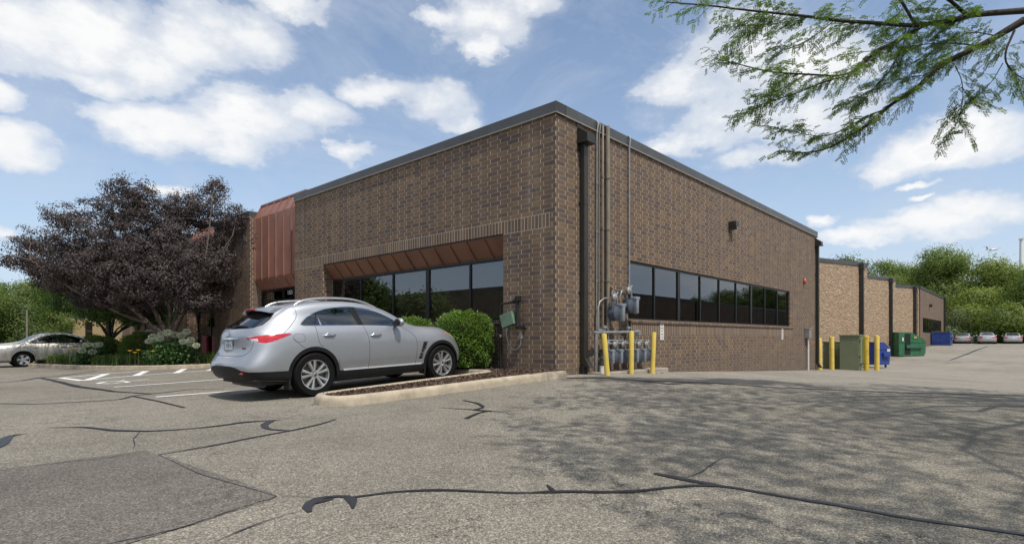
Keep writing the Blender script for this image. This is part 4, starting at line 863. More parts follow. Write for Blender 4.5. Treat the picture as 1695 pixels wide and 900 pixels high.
def normals_of(V,Fs):
    N_=np.zeros_like(V)
    for f in Fs:
        a=V[f[0]]; nn=np.zeros(3)
        for k in range(1,len(f)-1): nn+=np.cross(V[f[k]]-a,V[f[k+1]]-a)
        for i in f: N_[i]+=nn
    l=np.linalg.norm(N_,axis=1); l[l==0]=1; return N_/l[:,None]
def facen(V,f):
    a=V[f[0]]; nn=np.zeros(3)
    for k in range(1,len(f)-1): nn+=np.cross(V[f[k]]-a,V[f[k+1]]-a)
    return nn/(np.linalg.norm(nn)+1e-12)
def strip(pts,w):
    """polyline -> list of thin convex quads"""
    out=[]; pts=[Vector(p) for p in pts]
    for a_,b_ in zip(pts[:-1],pts[1:]):
        d=(b_-a_).normalized(); n_=Vector((-d.y,d.x))*w*.5; e=d*w*.3
        out.append([a_-n_-e,b_-n_+e,b_+n_+e,a_+n_-e])
    return out
def smoothpoly(p,closed=True,it=2):
    p=[Vector(q) for q in p]
    for _ in range(it):
        L_=p
        if closed: p=[x for i in range(len(L_)) for x in (L_[i].lerp(L_[(i+1)%len(L_)],.25),L_[i].lerp(L_[(i+1)%len(L_)],.75))]
        else: p=[L_[0]]+[x for i in range(len(L_)-1) for x in (L_[i].lerp(L_[i+1],.25),L_[i].lerp(L_[i+1],.75))]+[L_[-1]]
    return p
def grow(p,d):
    n=len(p); c=sum((p[i].x*p[(i+1)%n].y-p[(i+1)%n].x*p[i].y) for i in range(n)); s_=1 if c<0 else -1; out=[]
    for i in range(n):
        t=(p[(i+1)%n]-p[i-1]).normalized(); out.append(p[i]+Vector((-t.y,t.x))*d*s_)
    return out
def circle(cx,cz,r,n=40): return [Vector((cx+r*math.cos(2*PI*k/n),cz+r*math.sin(2*PI*k/n))) for k in range(n)]
def cutpass(V,Fs,tags,U,W_,Dn,thr,feats):
    """project faces facing Dn to (U,W); overlay feature polygons (poly, tag, protect)"""
    U,W_,Dn=[np.array(q,float) for q in (U,W_,Dn)]
    sel=[k for k,f in enumerate(Fs) if facen(V,f)@Dn>thr and tags[k]!='cut']
    # limit to the bounding box of the features
    allp=[p for poly,_ in feats for p in poly]; bx0,bx1=min(p[0] for p in allp),max(p[0] for p in allp); by0,by1=min(p[1] for p in allp),max(p[1] for p in allp)
    s2=[]
    for k in sel:
        q=V[Fs[k]]; u=q@U; w=q@W_
        if u.max()>bx0-.01 and u.min()<bx1+.01 and w.max()>by0-.01 and w.min()<by1+.01: s2.append(k)
    sel=s2; ids=sorted({i for k in sel for i in Fs[k]}); mp={v:i for i,v in enumerate(ids)}
    pts=[Vector((float(V[i]@U),float(V[i]@W_))) for i in ids]; nb=len(ids)
    faces=[[mp[i] for i in Fs[k]] for k in sel]; nf=len(faces)
    # orientation in projection
    for f in faces:
        ar=sum(pts[f[i]].x*pts[f[(i+1)%len(f)]].y-pts[f[(i+1)%len(f)]].x*pts[f[i]].y for i in range(len(f)))
        if ar<0: f.reverse()
    for poly,tg in feats:
        b=len(pts); poly=[Vector((p[0]+1e-5*R.random(),p[1]+1e-5*R.random())) for p in poly]
        ar=sum(poly[i].x*poly[(i+1)%len(poly)].y-poly[(i+1)%len(poly)].x*poly[i].y for i in range(len(poly)))
        if ar<0: poly.reverse()
        pts+=poly; faces.append(list(range(b,b+len(poly))))
    vs,es,fo,ov,oe,of=delaunay_2d_cdt(pts,[],faces,1,1e-6)
    newidx=[None]*len(vs); add=[]
    base={}
    for f,o in zip(fo,of):
        bs=[q for q in o if q<nf]
        if bs:
            for i in f: base.setdefault(i,bs[0])
    fit={}
    def depth(k,p):
        if k not in fit:
            q=V[Fs[sel[k]]]; A_=np.c_[q@U,q@W_,np.ones(len(q))]; fit[k]=np.linalg.lstsq(A_,q@Dn,rcond=None)[0]
        return float(np.array([p.x,p.y,1])@fit[k])
    nV=len(V)
    for i,p in enumerate(vs):
        o=[q for q in ov[i] if q<nb]
        if o: newidx[i]=ids[o[0]]
        elif i in base:
            newidx[i]=nV+len(add); add.append(U*p.x+W_*p.y+Dn*depth(base[i],p))
    V2=np.vstack([V,np.array(add)]) if add else V
    nF=[];nT=[]; ss=set(sel)
    for k,f in enumerate(Fs):
        if k not in ss: nF.append(f); nT.append(tags[k])
    for f,o in zip(fo,of):
        bs=[q for q in o if q<nf]
        if not bs or any(newidx[i] is None for i in f): continue
        ft=[q-nf for q in o if q>=nf]; t=tags[sel[bs[0]]]
        if ft and t not in ('tail','clear'): t=feats[max(ft)][1]
        g=[newidx[i] for i in f]
        if len(set(g))<3: continue
        if facen(V2,g)@Dn<0: g.reverse()
        nF.append(g); nT.append(t)
    return V2,nF,nT
def weld(V,Fs,tags,eps=2e-4):
    key={};mp=[];out=[]
    for v in V:
        k=tuple(np.round(v/eps).astype(int))
        if k not in key: key[k]=len(out); out.append(v)
        mp.append(key[k])
    F2=[];T2=[]
    for f,t in zip(Fs,tags):
        g=[]
        for i in f:
            if mp[i] not in g: g.append(mp[i])
        if len(g)>2: F2.append(g);T2.append(t)
    return np.array(out),F2,T2
def carparts(V,Fs,tags,root,matmap,names):
    # mirror half to the other side
    n=len(V); V2=V.copy(); V2[:,1]*=-1; VV=np.vstack([V,V2]); FF=Fs+[[i+n for i in f][::-1] for f in Fs]; TT=tags+tags
    VV,FF,TT=weld(VV,FF,TT); NN=normals_of(VV,FF); byt={}
    for f,t in zip(FF,TT): byt.setdefault(t,[]).append(f)
    objs={}
    for t,fl in byt.items():
        if t=='cut': continue
        nm,mat,split=names[t]
        groups=[fl]
        if split:
            groups=[[f for f in fl if np.mean(VV[f][:,1])>0],[f for f in fl if np.mean(VV[f][:,1])<=0]]
        for g in groups:
            if not g: continue
            ids=sorted({i for f in g for i in f}); mp={v:i for i,v in enumerate(ids)}
            me=bpy.data.meshes.new(nm); me.from_pydata(VV[ids].tolist(),[],[[mp[i] for i in f] for f in g]); me.materials.append(M[mat]); me.update()
            me.polygons.foreach_set('use_smooth',np.ones(len(me.polygons),dtype=bool)); me.normals_split_custom_set_from_vertices(NN[ids].tolist())
            o=bpy.data.objects.new(nm,me); COL.objects.link(o); o.parent=root; objs.setdefault(t,[]).append(o)
    return objs
def wheel(parent,x,y,z,r,w_,side,rim=.66,nspk=5,simple_=False):
    """side=-1: outer face towards -y"""
    t=bpy.data.objects.new('wheel',None); COL.objects.link(t); t.parent=parent; t.location=(x,y,z); t.empty_display_size=.1
    s=side; rr=r*rim; h=w_/2
    mb=MB(); mb.lathe([(rr,-h*.9),(rr*1.05,-h),(r*.90,-h*1.04),(r*.975,-h*.86),(r*.995,-h*.70),(r,-h*.4),(r,h*.4),(r*.995,h*.7),(r*.975,h*.86),(r*.90,h*1.04),(rr*1.05,h),(rr,h*.9),(rr*.97,0)],(0,0,0),'y',64,close=True)
    for k in (-.45,-.15,.15,.45): mb.lathe([(r+.0015,k*w_-.006),(r+.0015,k*w_+.006)],(0,0,0),'y',48,m=0)
    mb.build('tyre',M['tyre'],t,smooth=35)
    mb=MB(); yo=s*h*.86
    mb.lathe([(rr*1.015,yo),(rr*1.01,yo+s*.012),(rr*.965,yo+s*.008),(rr*.93,yo-s*.02),(rr*.90,yo-s*.05),(rr*.88,-s*h*.8)],(0,0,0),'y',56)
    mb.lathe([(.001,yo+s*.004),(.03,yo+s*.002),(.035,yo-s*.008),(.075,yo-s*.012),(.08,yo-s*.05)],(0,0,0),'y',24)
    for k in range(nspk):
        for e in ((-1,1) if not simple_ else (0,)):
            a=2*PI*k/nspk+PI/2+.2; 
            hw=.016*(r/.39) if not simple_ else .035; a1=a+e*(.17 if not simple_ else 0); a2=a+e*(.235 if not simple_ else 0)
            def pt(rad,ang,off,yy): return (rad*math.cos(ang)-off*math.sin(ang),yy,rad*math.sin(ang)+off*math.cos(ang))
            R0,R1=.05,rr*.955
            y0,y1=yo-s*.008,yo+s*.002; yb=yo-s*.05
            w0,w1=hw*.9,hw*1.7
            q=[pt(R0,a1,-w0,y0),pt(R0,a1,w0,y0),pt(R1,a2,w1,y1),pt(R1,a2,-w1,y1)]; qb=[pt(R0,a1,-w0*1.4,yb),pt(R0,a1,w0*1.4,yb),pt(R1,a2,w1*1.15,yb),pt(R1,a2,-w1*1.15,yb)]
            rid=[pt(R0,a1,0,y0+s*.009),pt(R1,a2,0,y1+s*.004)]
            mb.add(q+qb+rid,[[0,8,9,3],[8,1,2,9],[0,3,7,4],[1,5,6,2],[0,4,5,1],[4,7,6,5],[0,1,8],[2,3,9]])
    mb.build('rim',M['alloy'],t,smooth=30)
    mb=MB(); mb.lathe([(.001,yo+s*.008),(.026,yo+s*.006),(.03,yo)],(0,0,0),'y',18)
    for k in range(5): a=2*PI*k/5+.3; mb.lathe([(.001,yo-s*.002),(.009,yo-s*.004),(.01,yo-s*.015)],(.052*math.cos(a),0,.052*math.sin(a)),'y',8)
    mb.build('hub_cap',M['chrome'],t,smooth=40)
    mb=MB(); mb.lathe([(.001,yo-s*.085),(rr*.80,yo-s*.085),(rr*.80,yo-s*.10)],(0,0,0),'y',32); mb.build('brake_disc',M['brake'],t,smooth=40)
    mb=MB(); mb.lathe([(.001,yo-s*.115),(rr*.9,yo-s*.115)],(0,0,0),'y',32); mb.build('wheel_back',M['black'],t)
    return t
def ell(mb,c,rad,nu=18,nv=12,m=0):
    c=Vector(c); vs=[c+Vector((rad[0]*math.cos(2*PI*i/nu)*math.sin(PI*j/nv),rad[1]*math.sin(2*PI*i/nu)*math.sin(PI*j/nv),rad[2]*math.cos(PI*j/nv))) for j in range(nv+1) for i in range(nu)]
    return mb.add(vs,[[j*nu+i,j*nu+(i+1)%nu,(j+1)*nu+(i+1)%nu,(j+1)*nu+i] for j in range(nv) for i in range(nu)],m)
def half(V,Fs):
    keep=[f for f in Fs if np.mean(V[f][:,1])>1e-6]; ids=sorted({i for f in keep for i in f}); mp={v:i for i,v in enumerate(ids)}
    W_=V[ids].copy(); W_[:,1]=np.maximum(W_[:,1],0); return W_,[[mp[i] for i in f] for f in keep]
def make_suv(loc_,rz,pitch,label):
    S=[
    [(.10,.66,.36),(.03,.69,.47),(.015,.70,.62),(.13,.66,.82),(.17,.64,1.02),(.23,.62,1.19),(.48,.57,1.38),(.74,.50,1.555)],
    [(.30,.83,.35),(.22,.90,.46),(.21,.915,.62),(.30,.89,.84),(.36,.86,1.03),(.47,.80,1.185),(.66,.69,1.38),(.84,.61,1.575)],
    [(.76,.88,.30),(.74,.948,.45),(.72,.96,.63),(.73,.955,.86),(.74,.92,1.06),(.80,.855,1.215),(.92,.735,1.42),(1.0,.63,1.605)],
    [(1.12,.88,.28),(1.12,.955,.44),(1.12,.965,.62),(1.12,.962,.88),(1.12,.93,1.08),(1.15,.865,1.225),(1.2,.745,1.44),(1.24,.645,1.635)],
    [(1.58,.86,.26),(1.58,.93,.43),(1.58,.95,.62),(1.58,.95,.86),(1.58,.925,1.06),(1.58,.865,1.215),(1.58,.755,1.45),(1.58,.655,1.655)],
    [(2.12,.85,.25),(2.12,.922,.42),(2.12,.945,.62),(2.12,.945,.86),(2.12,.92,1.05),(2.12,.865,1.21),(2.12,.765,1.44),(2.12,.665,1.645)],
    [(2.66,.85,.25),(2.66,.922,.42),(2.66,.943,.62),(2.66,.943,.85),(2.66,.92,1.04),(2.66,.868,1.195),(2.66,.785,1.37),(2.68,.69,1.53)],
    [(3.06,.85,.25),(3.06,.922,.42),(3.06,.943,.62),(3.06,.94,.85),(3.06,.918,1.03),(3.06,.868,1.175),(3.06,.815,1.26),(3.06,.75,1.345)],
    [(3.48,.86,.25),(3.48,.93,.42),(3.48,.947,.62),(3.48,.945,.85),(3.48,.915,1.01),(3.46,.85,1.13),(3.45,.81,1.165),(3.44,.755,1.19)],
    [(4.01,.88,.27),(4.01,.955,.44),(4.01,.962,.62),(4.01,.955,.86),(4.01,.91,1.02),(4.0,.84,1.105),(4.0,.78,1.135),(4.0,.70,1.155)],
    [(4.42,.83,.30),(4.44,.90,.44),(4.45,.905,.58),(4.42,.88,.76),(4.40,.83,.90),(4.38,.77,1.0),(4.36,.71,1.04),(4.34,.63,1.07)],
    [(4.70,.58,.28),(4.78,.60,.42),(4.80,.61,.56),(4.77,.60,.70),(4.72,.58,.82),(4.66,.56,.91),(4.62,.54,.945),(4.56,.50,.975)]]
    n=len(S)
    top={0:(-.05,.02),1:(-.02,.03),2:(0,.04),3:(0,.045),4:(0,.045),5:(0,.045),6:(.06,.06),7:(.09,.06),8:(.06,.02),9:(.0,.03),10:(.04,.03),11:(.08,.0)}
    def co(i,j):
        if j==7: return top[i]
        if i==0: return (-.09 if j>3 else -.07,0)
        if i==n-1: return (.09,0)
        return (0,0)
    V,Fc=cage(S,co); V,Fs=subsurf(V,Fc,3,5); V,Fs=half(V,Fs); tags=['body']*len(Fs)
    q=.70711
    tl=smoothpoly([(.49,1.055),(.62,1.085),(.80,1.10),(.98,1.115),(1.19,1.118),(1.11,1.075),(1.0,1.02),(.88,.972),(.76,.975),(.64,1.005),(.54,1.035)],it=1)
    V,Fs,tags=cutpass(V,Fs,tags,(q,q,0),(0,0,1),(-q,q,0),.2,[(grow(tl,.012),'chrome'),(tl,'tail'),([(.53,1.04),(.70,1.05),(.72,.998),(.64,1.012)],'clear')])
    dlo=smoothpoly([(.93,1.245),(.985,1.31),(1.15,1.425),(1.40,1.52),(1.70,1.57),(1.97,1.58),(2.31,1.54),(2.59,1.465),(2.84,1.345),(2.97,1.26),(3.07,1.193),(2.8,1.203),(2.5,1.214),(2.1,1.226),(1.6,1.238),(1.2,1.245)],it=1)
    Fe=[]
    cl=lambda p,t: Fe.append(([Vector(x) for x in p],t))
    cl([(1.45,-.1),(3.75,-.1),(3.75,.415),(1.45,.425)],'clad'); cl([(-.2,-.1),(.78,-.1),(.78,.49),(.4,.50),(-.2,.52)],'clad'); cl([(4.2,-.1),(5,-.1),(5,.40),(4.2,.42)],'clad')
    Fe.append((circle(1.125,.385,.492),'clad')); Fe.append((circle(4.01,.385,.492),'clad'))
    cl([(.6,-.1),(1.65,-.1),(1.60,.40),(.64,.40)],'clad'); cl([(3.52,-.1),(4.5,-.1),(4.5,.4),(3.52,.4)],'clad')
    Fe.append((circle(1.125,.385,.425),'cut')); Fe.append((circle(4.01,.385,.425),'cut'))
    cl([(.71,-.1),(1.54,-.1),(1.545,.36),(.705,.36)],'cut'); cl([(3.595,-.1),(4.425,-.1),(4.43,.36),(3.59,.36)],'cut')
    cl([(1.69,.415),(3.47,.405),(3.47,.438),(1.69,.450)],'bright')
    Fe.append((grow(dlo,.016),'chrome')); Fe.append((dlo,'glass'))
    cl([(2.13,1.222),(2.16,1.25),(2.07,1.6),(2.0,1.65),(3.2,1.65),(3.2,1.19),(3.07,1.194),(2.5,1.2145)],'x')  # placeholder, replaced below
    Fe.pop()
    fg=[p for p in dlo if p.x>2.1]; 
    fgp=smoothpoly([(2.20,1.226),(2.10,1.54),(2.31,1.535),(2.59,1.46),(2.80,1.36),(2.86,1.32),(2.86,1.203),(2.5,1.216)],it=0)
    cl(fgp,'glassf')
    cl([(1.195,1.245),(1.225,1.25),(1.30,1.487),(1.27,1.475)],'pillar'); cl([(1.30,1.25),(1.335,1.25),(1.30,1.40)],'chrome'); cl([(1.93,1.578),(2.065,1.572),(2.19,1.226),(2.07,1.228)],'pillar'); cl([(2.84,1.204),(2.87,1.204),(2.87,1.325),(2.84,1.34)],'pillar')
    for L_ in ([(1.20,1.235),(1.205,1.03),(1.235,.90),(1.30,.87)],[(1.59,.62),(1.62,.50),(1.64,.42)],[(2.17,1.215),(2.225,1.05),(2.245,.90),(2.24,.66),(2.21,.42)],[(3.0,1.19),(3.2,1.09),(3.31,1.0),(3.36,.90),(3.36,.68),(3.31,.42)],[(.62,1.125),(.78,1.25),(.91,1.38),(.94,1.48),(.90,1.56)],[(.76,1.035),(.87,.92),(.95,.86)]):
        for s_ in strip(smoothpoly(L_,False,1),.0075): cl(s_,'seam')
    fd=smoothpoly([(.77,.97),(.77,1.11),(.97,1.105),(.97,.965)],it=2)
    for s_ in strip(fd+[fd[0]],.005): cl(s_,'seam')
    cl([(3.53,.865),(3.64,.865),(3.49,.515),(3.40,.52)],'chrome')
    for k in range(5):
        z=.83-.068*k; x=3.62-.032*k; cl([(x-.085,z),(x-.015,z+.01),(x-.035,z-.04),(x-.095,z-.045)],'pillar')
    cl([(4.15,1.03),(4.28,1.03),(4.42,.97),(4.36,.955)],'amber'); cl([(4.30,1.02),(4.46,.955),(4.60,.84),(4.46,.88),(4.36,.955)],'clear')
    V,Fs,tags=cutpass(V,Fs,tags,(1,0,0),(0,0,1),(0,1,0),.35,Fe)
    Fr=[]
    Fr.append(([Vector(p) for p in ((-.1,-.1),(-.1,.60),(.3,.595),(.5,.575),(.66,.53),(.8,.51),(1.1,.50),(1.1,-.1))],'clad'))
    gl=[Vector(p) for p in ((-.1,1.225),(.40,1.232),(.58,1.245),(.635,1.275),(.61,1.36),(.56,1.44),(.48,1.482),(.2,1.505),(-.1,1.507))]
    Fr.append((grow(gl,.02),'pillar')); Fr.append((gl,'glass'))
    for s_ in strip(smoothpoly([(-.05,.752),(.45,.757),(.60,.785),(.685,.86),(.70,.95),(.70,1.0)],False,1),.009): Fr.append((s_,'seam'))
    for s_ in strip([(-.05,.742),(.42,.747)],.012): Fr.append((s_,'chrome'))
    Fr.append(([Vector(p) for p in ((-.1,.845),(.255,.845),(.29,.88),(.31,1.045),(-.1,1.045))],'recess'))
    V,Fs,tags=cutpass(V,Fs,tags,(0,1,0),(0,0,1),(-1,0,0),.36,Fr)
    ws=[Vector(p) for p in ((2.58,-.1),(2.60,.35),(2.70,.58),(3.0,.68),(3.32,.72),(3.42,.5),(3.50,-.1))]
    V,Fs,tags=cutpass(V,Fs,tags,(1,0,0),(0,1,0),(0,0,1),.45,[(grow(ws,.015),'pillar'),(ws,'glassf')])
    root=empty('parked_suv',loc_,label,'car',None,rz,pitch)
    names={'body':('body','silver',0),'clad':('cladding','plastic',0),'chrome':('trim','chrome',0),'glass':('tinted_glass','carglass',0),'glassf':('front_glass','carglassf',0),'pillar':('pillar_trim','frame',1),'seam':('panel_gap','seam',0),'bright':('sill_trim','brightsill',1),'tail':('tail_light','redlens',1),'clear':('lamp_lens','clearlens',1),'amber':('indicator','amber',1),'recess':('plate_recess','silver',0)}
    carparts(V,Fs,tags,root,M,names)
    bv=BVHTree.FromPolygons([Vector(v) for v in V],Fs)
    def ys(x,z): h=bv.ray_cast(Vector((x,3,z)),Vector((0,-1,0))); return h[0].y if h[0] else .93
    def zs(x,y): y=abs(y)+.004; h=bv.ray_cast(Vector((x,y,3)),Vector((0,0,-1))); return h[0].z if h[0] else 1.6
    def xs(y,z): y=abs(y)+.004; h=bv.ray_cast(Vector((-1,y,z)),Vector((1,0,0))); return h[0].x if h[0] else .15
    for x,z,r_ in ((1.125,.385,.435),(4.01,.385,.435)):
        for s_ in (1,-1):
            mb=MB(); K=24; vs=[(x+r_*math.cos(PI*1.16*k/K-.25),s_*yy,z+r_*math.sin(PI*1.16*k/K-.25)) for yy in (.93,.55) for k in range(K+1)]
            mb.add(vs,[[k,k+1,k+K+2,k+K+1] for k in range(K)]); mb.add([vs[K+1+k] for k in range(K+1)],[list(range(K+1))]); mb.build('wheel_arch_liner',M['black'],root)
    for x in (1.125,4.01):
        for s_ in (1,-1): wheel(root,x,s_*.835,.389,.389,.255,s_,.665)
    mb=MB(); mb.box((.25,-.80,.27),(4.5,.80,.36)); mb.box((.35,-.35,.2),(.7,.35,.3),bev=.03); mb.box((1.7,-.3,.17),(3.4,.3,.3)); mb.build('underbody',M['black'],root)
    mb=MB(); mb.box((.45,-.78,.55),(3.9,.78,.84)); mb.box((3.0,-.80,.84),(3.35,.80,1.14),bev=.04); mb.build('cabin_floor',M['seatdark'],root)
    for y in (.38,-.38):
        mb=MB(); mb.box((1.95,y-.25,.8),(2.5,y+.25,.98),bev=.05); mb.box((0,-.24,0),(.14,.24,.62),bev=.05,T=Matrix.Translation((1.92,y,.85))@Matrix.Rotation(math.radians(-14),4,'Y')); mb.box((1.73,y-.13,1.36),(1.84,y+.13,1.52),bev=.04); mb.build('front_seat',M['seatdark'],root,smooth=40)
    mb=MB(); mb.box((1.0,-.65,.8),(1.5,.65,.95),bev=.05); mb.box((.88,-.65,.85),(1.02,.65,1.32),bev=.05); 
    for y in (.4,-.4): mb.box((.86,y-.12,1.3),(.96,y+.12,1.44),bev=.04)
    mb.build('rear_seat',M['seatdark'],root,smooth=40)
    mb=MB(); K=20; pts=[Vector((2.72,.38,1.12))+Vector((math.sin(.45)*math.cos(2*PI*k/K)*.0-.0,math.cos(2*PI*k/K)*.185,math.sin(2*PI*k/K)*.17)) +Vector((math.sin(2*PI*k/K)*-.08,0,0)) for k in range(K+1)]; mb.tube(pts,.017,8,cap=False); mb.tube([(2.72,.38,1.12),(3.0,.38,1.0)],.03); mb.build('steering_wheel',M['black'],root,smooth=50)
    # handles
    for x,z in ((1.43,1.065),(2.40,1.035)):
        for s_ in (1,-1):
            y=ys(x,z); mb=MB(); mb.tube([(x-.13,s_*(y-.005),z-.005),(x-.08,s_*(y+.028),z),(x+.06,s_*(y+.030),z+.002),(x+.12,s_*(y+.004),z)],[.012,.017,.017,.012],10); ell(mb,(x,s_*(y+.0),z+.012),(.06,.012,.032)); mb.build('door_handle',M['chrome'],root,smooth=50)
    # roof rails
    for s_ in (1,-1):
        mb=MB(); Y=.585; pts=[(.96,Y,zs(.96,Y)-.01),(1.05,Y,zs(1.05,Y)+.035),(1.22,Y-.005,zs(1.22,Y)+.062),(1.6,Y-.005,zs(1.6,Y)+.065),(2.05,Y,zs(2.05,Y)+.06),(2.35,Y,zs(2.35,Y)+.04),(2.62,Y+.005,zs(2.62,Y)-.01)]
        mb.tube([(p[0],s_*p[1],p[2]) for p in smooth3(pts)],.02,10); mb.build('roof_rail',M['chromesat'],root,smooth=50)
    # spoiler with high brake lamp
    mb=MB(); K=14; rows=[]
    for k in range(K+1):
        y=-.56+1.12*k/K; e=(abs(y)/.56)**2.2; zt=zs(.80,y*.98)
        rows.append([(.82,y,zt+.006),(.62,y,zt-.012-.015*e),(.445+.10*e,y,1.552-.055*e),(.437+.10*e,y,1.532-.055*e),(.54+.08*e,y,1.520-.05*e),(.74,y,zt-.05)])
    vs=[p for r_ in rows for p in r_]; mb.add(vs,[[k*6+a,(k+1)*6+a,(k+1)*6+a+1,k*6+a+1] for k in range(K) for a in range(5)]); mb.add([rows[0][a] for a in range(6)],[[0,1,2,3,4,5]]); mb.add([rows[-1][a] for a in range(6)],[[0,1,2,3,4,5]])
    mb.build('spoiler',M['silver'],root,smooth=50)
    mb=MB(); mb.box((.430,-.19,1.530),(.47,.19,1.556),bev=.005); mb.build('brake_lamp',M['redlens'],root)
    mb=MB(); mb.tube([(.98,-.0,zs(.98,0)-.01),(.80,-.02,zs(.98,0)+.19)],[.008,.004],8); ell(mb,(1.0,0,zs(1.0,0)+.008),(.06,.035,.03)); mb.build('antenna',M['black'],root,smooth=50)
    mb=MB(); mb.tube([(xs(.02,1.245)-.015,.02,1.245),(xs(-.15,1.27)-.035,-.15,1.265),(xs(-.42,1.25)-.02,-.42,1.25)],[.022,.014,.008],8); mb.box((xs(0,1.24)-.03,-.03,1.215),(xs(0,1.24)+.02,.07,1.265),bev=.008); mb.build('rear_wiper',M['black'],root,smooth=50)
    # rear plate, handle strip, badges
    xp=xs(0,.94)-.006
    mb=MB(); mb.box((xp-.012,-.15,.865),(xp,.15,1.015),bev=.003); pl=mb.build('licence_plate',M['plate'],root)
    mb=MB(); 
    for a_,b_ in (((xp-.016,-.158,.857),(xp-.004,.158,.868)),((xp-.016,-.158,1.012),(xp-.004,.158,1.023)),((xp-.016,-.158,.868),(xp-.004,-.147,1.012)),((xp-.016,.147,.868),(xp-.004,.158,1.012))): mb.box(a_,b_)
    mb.build('plate_frame',M['chrome'],pl)
    RT=lambda x,y,z: Matrix.Translation((x,y,z))@Matrix.Rotation(-PI/2,4,'Z')@Matrix.Rotation(PI/2,4,'X')
    textmesh('plate_letters','520 R',.085,M['plateblue'],pl,RT(xp-.0135,0,.935),.0008); textmesh('plate_letters','MINN',.025,M['plateblue'],pl,RT(xp-.0135,0,.995),.0008)
    mb=MB(); mb.add([(xs(y,1.055)-.022 if z<1.05 else xs(y,1.055)-.006,y,z) for y in np.linspace(-.34,.34,9) for z in (1.040,1.066)],[[2*k,2*k+2,2*k+3,2*k+1] for k in range(8)]); mb.build('handle_strip',M['chrome'],root)
    mb=MB(); xb=xs(.0,1.125)-.006; K=22
    mb.tube([(xb,.052*math.cos(2*PI*k/K),1.125+.034*math.sin(2*PI*k/K)) for k in range(K+1)],.005,6,cap=False); mb.tube([(xb-.002,.035,1.10),(xb-.002,.0,1.152),(xb-.002,-.035,1.10)],.004,6); mb.build('badge',M['chrome'],root,smooth=50)
    xb=xs(-.52,.885)-.003; textmesh('badge_letters','FX37',.05,M['bronze'],root,Matrix.Translation((xb-.004,-.50,.885))@Matrix.Rotation(-PI/2+.12,4,'Z')@Matrix.Rotation(PI/2,4,'X'),.002)
    for s_ in (1,-1):
        mb=MB(); mb.tube([(.02+.10,s_*.50,.415),(.40,s_*.50,.40)],.045,18); mb.build('exhaust_tip',M['chrome'],root,smooth=50); mb=MB(); mb.lathe([(.001,.0),(.037,.0)],(.118,s_*.5,.415),'x',16); mb.build('exhaust_bore',M['black'],root)
        mb=MB(); mb.box((xs(s_*.60,.48)-.006,s_*.54,.47),(xs(s_*.60,.48)+.03,s_*.68,.50),bev=.004); mb.build('reflector',M['redlens'],root)
        # mirrors
        mb=MB(); ell(mb,(2.88,s_*1.035,1.265),(.075,.115,.085)); mb.build('wing_mirror',M['silver'],root,smooth=80)
        mb=MB(); mb.box((2.84,s_*.88,1.19),(2.93,s_*1.0,1.22),bev=.01); ell(mb,(2.815,s_*1.035,1.265),(.02,.10,.07)); mb.build('mirror_mount',M['black'],root,smooth=60)
        # mud flap edges
        mb=MB(); mb.box((.66,s_*.72,.17),(.69,s_*.93,.42),bev=.005); mb.box((3.54,s_*.74,.2),(3.57,s_*.93,.4),bev=.005); mb.build('mud_flap',M['black'],root)
    mb=MB(); mb.tube([(.37,-.6,.26),(.37,.6,.26)],.05); mb.build('silencer',M['brake'],root)
    return root
def smooth3(p):
    p=[Vector(q) for q in p]
    for _ in range(2): p=[p[0]]+[x for i in range(len(p)-1) for x in (p[i].lerp(p[i+1],.25),p[i].lerp(p[i+1],.75))]+[p[-1]]
    return p
M['brightsill']=simple('bright_sill_trim',(.62,.62,.64),.35,.2,var=.05)
M['chromesat']=simple('satin_rail',(.62,.62,.60),.35,.8,var=.05)
